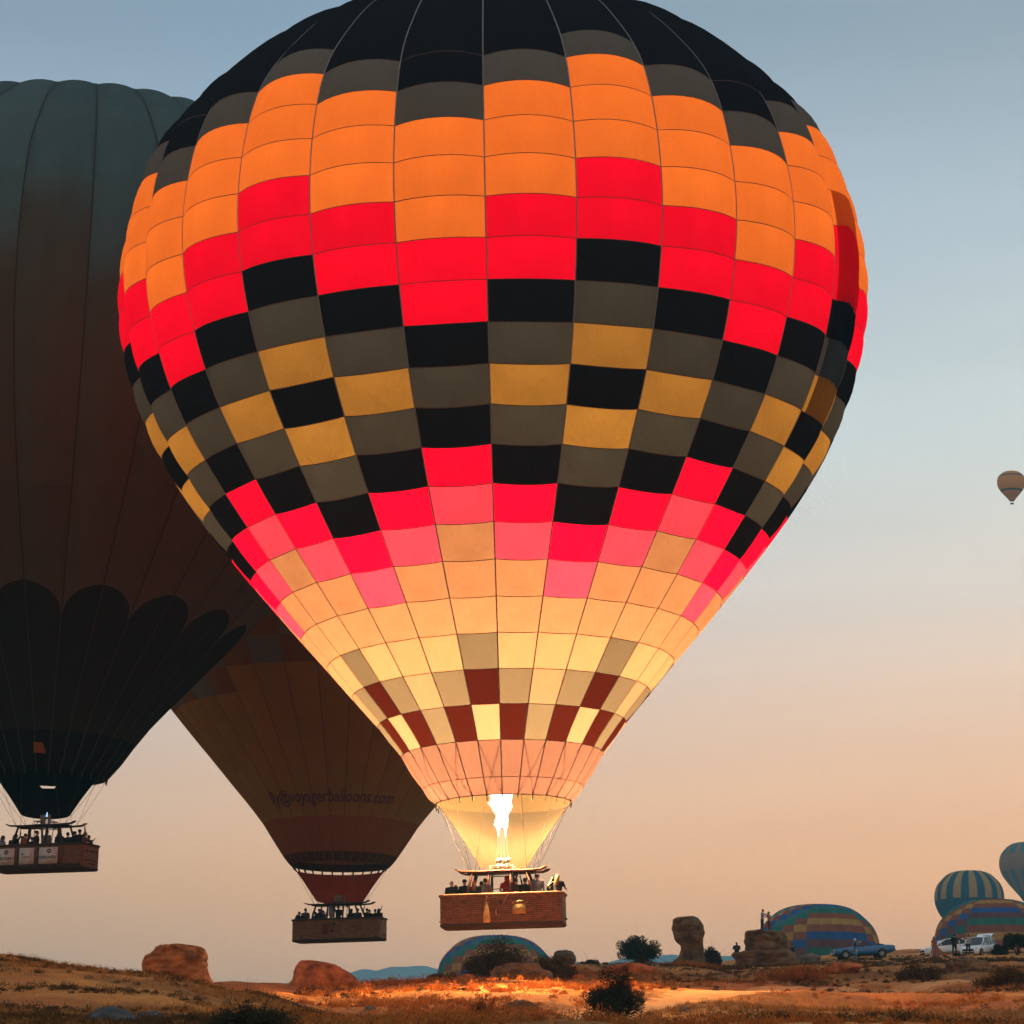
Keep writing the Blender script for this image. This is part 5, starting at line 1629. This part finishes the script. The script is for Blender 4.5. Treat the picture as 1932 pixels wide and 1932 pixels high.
person('person in white sleeves bending beside the hood of the front white car', T(p), 1.74, ('out', 'down'), (.35, .36, .38), BK, 'black', 'short', True, R(150), R(8))

# ================================================================== cars
def paint(name, c, coat=.6):
    return pbr(name, c, .35, .06, 2, spec=.5, coat=coat)
glass_m = pbr('tinted_glass', (.010, .013, .015), .08, .1, 1, spec=.6)
tyre_m = pbr('tyre', (.012, .012, .012), .85, .2, 8)
chrome = pbr('chrome', (.55, .55, .55), .2, .1, 3, metal=.9)
plastic = pbr('black_plastic', (.015, .015, .016), .6, .2, 4)
lens_m = pbr('headlight_lens', (.55, .55, .52), .15, .1, 4, spec=.6)
red_lens = pbr('tail_lens', (.25, .015, .012), .2, .1, 4, spec=.6)
def section(w, zb, zt, crown=.03, tuck=.10):
    h = zt - zb
    half = [(0, zb), (w * .80, zb), (w * .94, zb + .06), (w, zb + h * .35), (w, zb + h * .62), (w * .975, zb + h * .86), (w * .90, zt - .012), (w * .70, zt + crown * .6), (0, zt + crown)]
    return half
def car_shell(stations):
    """loft body sections along x: (x, half width, sill height, shoulder height, crown)"""
    b = MB()
    rows_ = []
    for x, w, zb, zt, cr_ in stations:
        hf = section(w, zb, zt, cr_)
        pts = [(x, y, z) for y, z in hf] + [(x, -y, z) for y, z in hf[-2:0:-1]]
        rows_.append(pts)
    b.grid(rows_, 0, True)
    n = len(rows_[0])
    b.f.append(tuple(range(n))); b.m.append(0)
    o_ = len(b.v); b.f.append(tuple(range(o_ - n, o_))[::-1]); b.m.append(0)
    return b
def wheel(root, x, y, r_, w=.20):
    sgn = 1 if y > 0 else -1
    M_ = T(x, y, r_) @ RX(R(-90 * sgn))
    wo = MB().lathe([(r_ * .62, -w / 2), (r_ * .93, -w / 2), (r_, -w * .35), (r_, w * .35), (r_ * .93, w / 2), (r_ * .62, w / 2), (r_ * .62, -w / 2)], 24, M=M_).build('wheel', tyre_m, root)
    rb = MB().lathe([(0, w * .36), (r_ * .18, w * .40), (r_ * .22, w * .30), (r_ * .50, w * .28), (r_ * .58, w * .42), (r_ * .64, w * .44), (r_ * .64, -w * .4), (0, -w * .4)], 20, M=M_)
    for q in range(5):
        a = 2 * PI * q / 5
        rb.tube([(math.cos(a) * r_ * .15, math.sin(a) * r_ * .15, w * .40), (math.cos(a) * r_ * .58, math.sin(a) * r_ * .58, w * .38)], .03, 5, M=M_)
    rb.build('rim', chrome, wo)
    return wo
def arch(root, x, y, r_):
    sgn = 1 if y > 0 else -1
    MB().lathe([(0, 0), (r_ * 1.17, 0), (r_ * 1.17, .05), (0, .05)], 24, M=T(x, y - .04 * sgn, r_ * 1.05) @ RX(R(-90 * sgn))).build('wheel_arch', plastic, root)
def pane(root, quad, name='window', inset=.06, off=.004):
    c_ = sum((Vector(q) for q in quad), Vector()) / len(quad)
    n_ = (Vector(quad[1]) - Vector(quad[0])).cross(Vector(quad[2]) - Vector(quad[0])).normalized()
    pts = [Vector(q) + (c_ - Vector(q)) * inset for q in quad]
    b = MB()
    f_ = [tuple(range(len(quad)))]
    b.add([p_ + n_ * off for p_ in pts] + [p_ - n_ * .02 for p_ in pts], [tuple(range(len(quad))), tuple(range(len(quad), 2 * len(quad)))[::-1]] + [(i, len(quad) + i, len(quad) + (i + 1) % len(quad), (i + 1) % len(quad)) for i in range(len(quad))])
    return b.build(name, glass_m, root, False)

def modern_car(label, M, L, W, H, col_m, hatch_open=False, rails=False, belt=.95):
    """front of the car toward local -x"""
    root = thing('parked_car', label, 'car', M, 'cars parked on the ridge')
    hl, hw = L / 2, W / 2
    car_shell([(-hl, hw * .62, .35, .60, .02), (-hl + .06, hw * .80, .24, .70, .03), (-hl + .28, hw * .93, .22, .80, .05), (-hl + .7, hw, .22, .88, .06), (-hl + 1.1, hw, .22, belt - .02, .05), (-.2, hw, .22, belt, .02), (hl - .9, hw, .22, belt + .04, .02), (hl - .3, hw * .97, .26, belt + .06, .02), (hl - .06, hw * .88, .34, belt + .02, .02), (hl, hw * .78, .42, belt - .1, .01)]).build('body', col_m, root)
    x0, x1, x2, x3 = -hl + 1.05, -hl + 1.95, hl - .75, hl - .10
    zt = H
    wb, wt = hw * .93, hw * .74
    # roof and pillars
    rf = MB()
    rf.grid([[(x, y * wt, zt - .05 + .05 * (1 - y * y) - dz_) for y in (-1, -.5, 0, .5, 1)] for x, dz_ in ((x1 - .04, .035), (x1 + .3, .0), ((x1 + x2) / 2, -.02), (x2 - .2, .01), (x2 + .06, .05))])
    rf.grid([[(x, y * wt * .99, zt - .09 - dz_) for y in (1, 0, -1)] for x, dz_ in ((x1 - .04, .035), ((x1 + x2) / 2, -.02), (x2 + .06, .05))])
    rf.build('roof', col_m, root)
    xm = (x1 + x2) / 2 - .05
    for sy in (-1, 1):
        for a, c_, r_ in (((x0, wb, belt), (x1, wt, zt - .07), .045), ((xm + .02, wb, belt), (xm + .05, wt, zt - .04), .04), ((x2 - .35, wb, belt + .03), (x2 - .25, wt, zt - .06), .045), ((x3, wb * .95, belt + .04), (x2, wt, zt - .08), .06)):
            MB().tube([(a[0], a[1] * sy, a[2]), ((a[0] + c_[0]) / 2, (a[1] + c_[1]) / 2 * sy + .03 * sy, (a[2] + c_[2]) / 2), (c_[0], c_[1] * sy, c_[2])], r_, 7).build('pillar', col_m, root)
        S = lambda *pts: [(x, y * sy, z) for x, y, z in (pts if sy < 0 else pts[::-1])]
        pane(root, S((x0 + .1, wb, belt), (xm, wb, belt), (xm + .03, wt, zt - .06), (x1 + .05, wt, zt - .08)), 'side_window')
        pane(root, S((xm + .06, wb, belt), (x2 - .38, wb, belt + .03), (x2 - .30, wt, zt - .07), (xm + .08, wt, zt - .06)), 'side_window')
        pane(root, S((x2 - .30, wb, belt + .03), (x3 - .1, wb * .97, belt + .05), (x2 + .0, wt, zt - .09), (x2 - .2, wt, zt - .08)), 'side_window')
        for wx in (-hl + .78, hl - .72):
            arch(root, wx, sy * hw, .32); wheel(root, wx, sy * (hw - .07), .32)
        MB().ell((x0 + .35, sy * (hw + .10), belt + .06), (.06, .10, .07), 8, 6).build('wing_mirror', col_m, root)
        MB().ell((-hl + .20, sy * hw * .70, .70), (.14, .16, .085), 10, 7).build('headlight', lens_m, root)
        MB().ell((hl - .08, sy * hw * .80, .88), (.05, .07, .17), 8, 7).build('tail_light', red_lens, root)
        for dx in (xm - .75, xm + .45):
            MB().tube([(dx, sy * (hw + .008), belt - .12), (dx + .18, sy * (hw + .02), belt - .12)], .015, 6).build('door_handle', plastic, root)
        MB().tube([(-hl + 1.2, sy * (hw + .004), .34), (hl - 1.1, sy * (hw + .004), .34)], (.03), 6).build('side_sill', plastic, root)
        if rails:
            MB().tube([(x1 + .1, sy * wt * .9, zt), (x1 + .2, sy * wt * .9, zt + .06), (x2 - .2, sy * wt * .9, zt + .06), (x2 - .1, sy * wt * .9, zt)], .02, 6).build('roof_rail', plastic, root)
    pane(root, [(x0, wb * .92, belt + .02), (x0, -wb * .92, belt + .02), (x1, -wt * .95, zt - .07), (x1, wt * .95, zt - .07)][::-1], 'windscreen', .05)
    g = MB().box((-hl - .012, -hw * .52, .52), (-hl + .10, hw * .52, .68)).build('grille', plastic, root)
    MB().box((-hl - .02, -hw * .55, .30), (-hl + .12, hw * .55, .43)).build('bumper', plastic, root)
    if hatch_open:
        t_ = MB()
        t_.grid([[(x2 + .02 + .95 * q, y * wt * (1 + .08 * q), zt + .02 + .28 * math.sin(q * 1.9) - .12 * q * q) for y in (-1, -.5, 0, .5, 1)] for q in (0, .25, .5, .75, 1)])
        t_.grid([[(x2 + .02 + .95 * q, y * wt * (1 + .08 * q), zt - .03 + .28 * math.sin(q * 1.9) - .12 * q * q) for y in (1, .5, 0, -.5, -1)] for q in (0, .25, .5, .75, 1)])
        tg = t_.build('tailgate', col_m, root)
        MB().grid([[(x2 + .15 + .55 * q, y * wt * .8, zt - .045 + .28 * math.sin((.15 + .55 * q) * 1.9) - .12 * q * q) for y in (1, 0, -1)] for q in (0, .5, 1)]).build('rear_window', glass_m, tg)
    else:
        pane(root, [(x3, -wb * .88, belt + .05), (x3, wb * .88, belt + .05), (x2 + .05, wt * .92, zt - .10), (x2 + .05, -wt * .92, zt - .10)][::-1], 'rear_window', .06)
    return root
white = paint('white_paint', (.80, .82, .82))
white2 = paint('silver_white_paint', (.78, .80, .80))
p = spot(1790, 262)
def along(Mloc, L_, yaw_):
    """seat a car on the ground: height at both ends"""
    d_ = Vector((math.cos(yaw_), math.sin(yaw_), 0)) * (L_ * .35)
    za, zb = gz(Mloc.x - d_.x, Mloc.y - d_.y), gz(Mloc.x + d_.x, Mloc.y + d_.y)
    return T(Mloc.x, Mloc.y, (za + zb) / 2 - .02) @ RZ(yaw_) @ RY(-math.atan2(zb - za, L_ * .7))
modern_car('white hatchback parked behind, facing left with the long dress in front of its nose', along(spot(1786, 258), 4.2, R(14)), 4.25, 1.75, 1.52, white2)
modern_car('white estate car facing the camera at an angle with its tailgate open', along(spot(1848, 250), 4.3, R(58)), 4.3, 1.80, 1.66, white, True, True)

def convertible(label, M):
    root = thing('parked_car', label, 'car', M, 'cars parked on the ridge')
    blue = paint('blue_paint', (.012, .15, .33), .4)
    L, W = 5.2, 1.9
    hl, hw = L / 2, W / 2
    car_shell([(-hl, hw * .86, .42, .78, .02), (-hl + .12, hw * .93, .32, .84, .03), (-hl + .6, hw * .98, .28, .87, .05), (-hl + 1.5, hw, .28, .93, .05), (-hl + 1.9, hw, .28, .95, .0), (-.4, hw, .27, .95, -.30), (.9, hw, .27, .97, -.30), (1.15, hw, .28, 1.03, .03), (1.7, hw, .30, 1.05, .03), (hl - .25, hw * .97, .42, 1.02, .03), (hl, hw * .93, .55, .98, .01)]).build('body', blue, root)
    for sy in (-1, 1):
        for wx in (-hl + .95, hl - 1.15):
            arch(root, wx, sy * hw, .34); wheel(root, wx, sy * (hw - .05), .34)
        MB().tube([(-.85, sy * .80, .94), (-.55, sy * .74, 1.18), (-.22, sy * .68, 1.42)], [.035, .03, .028], 7).build('windscreen_pillar', chrome, root)
        for q in (0, 1):
            MB().lathe([(0, 0), (.09, 0), (.10, .03), (.08, .05), (0, .06)], 14, M=T(-hl + .02, sy * (.48 + .22 * q), .66) @ RY(R(-90))).build('headlight', lens_m, root)
        MB().box((hl - .02, sy * .35 - .2, .72), (hl + .02, sy * .35 + .2, .86)).build('tail_light', red_lens, root)
        MB().tube([(-hl + .4, sy * (hw + .004), .62), (hl - .4, sy * (hw + .004), .66)], .012, 6).build('trim_strip', chrome, root)
        MB().tube([(.1, sy * (hw + .01), .84), (.28, sy * (hw + .02), .84)], .016, 6).build('door_handle', chrome, root)
    MB().tube([(-.22, -.68, 1.42), (-.24, 0, 1.44), (-.22, .68, 1.42)], .028, 7).build('windscreen_frame', chrome, root)
    pane(root, [(-.85, .78, .96), (-.85, -.78, .96), (-.24, -.66, 1.40), (-.24, .66, 1.40)][::-1], 'windscreen', .03)
    MB().box((-hl - .03, -.70, .58), (-hl + .03, .70, .74)).build('grille', plastic, root)
    MB().tube([(-hl - .02, -.92, .48), (-hl - .08, -.6, .48), (-hl - .08, .6, .48), (-hl - .02, .92, .48)], .055, 8).build('front_bumper', chrome, root)
    MB().tube([(hl + .02, -.9, .60), (hl + .07, -.6, .60), (hl + .07, .6, .60), (hl + .02, .9, .60)], .05, 8).build('rear_bumper', chrome, root)
    seat_m = cloth((.16, .15, .14))
    for x in (.05, .85):
        MB().box((x, -.72, .55), (x + .22, .72, 1.06)).build('seat', seat_m, root)
    MB().ell((1.45, 0, 1.08), (.42, .78, .12), 14, 7).build('folded_roof', plastic, root)
    MB().ell((-hl + .9, 0, .935), (1.0, .78, .03), 14, 6).build('hood_panel', paint('pale_hood', (.34, .40, .46)), root)
    return root
car_M = along(spot(1630, 252), 5.2, R(4))
convertible('old blue open-top car facing left on the ridge', car_M)
person('driver with dark hair sitting in the blue open-top car', car_M @ T(.02, -.30, .12), 1.62, ('fwd', 'fwd'), BK, BK, 'black', 'short', True, R(-90), 0, pose='sit')

# ================================================================== air
hz, nt, o = new_mat('dawn_haze')
pv = nt.nodes.new('ShaderNodeVolumePrincipled')
pv.inputs['Color'].default_value = (.32, .78, 1.0, 1)
pv.inputs['Density'].default_value = 2.4e-4
pv.inputs['Anisotropy'].default_value = 0.0
nt.links.new(pv.outputs[0], o.inputs['Volume'])
hb = MB().box((-7200, -7200, -60), (7200, 7200, 545))
ho = hb.build('haze', hz, None, False)
ho['kind'] = 'stuff'; ho['label'] = 'thin blue morning haze over the valley'
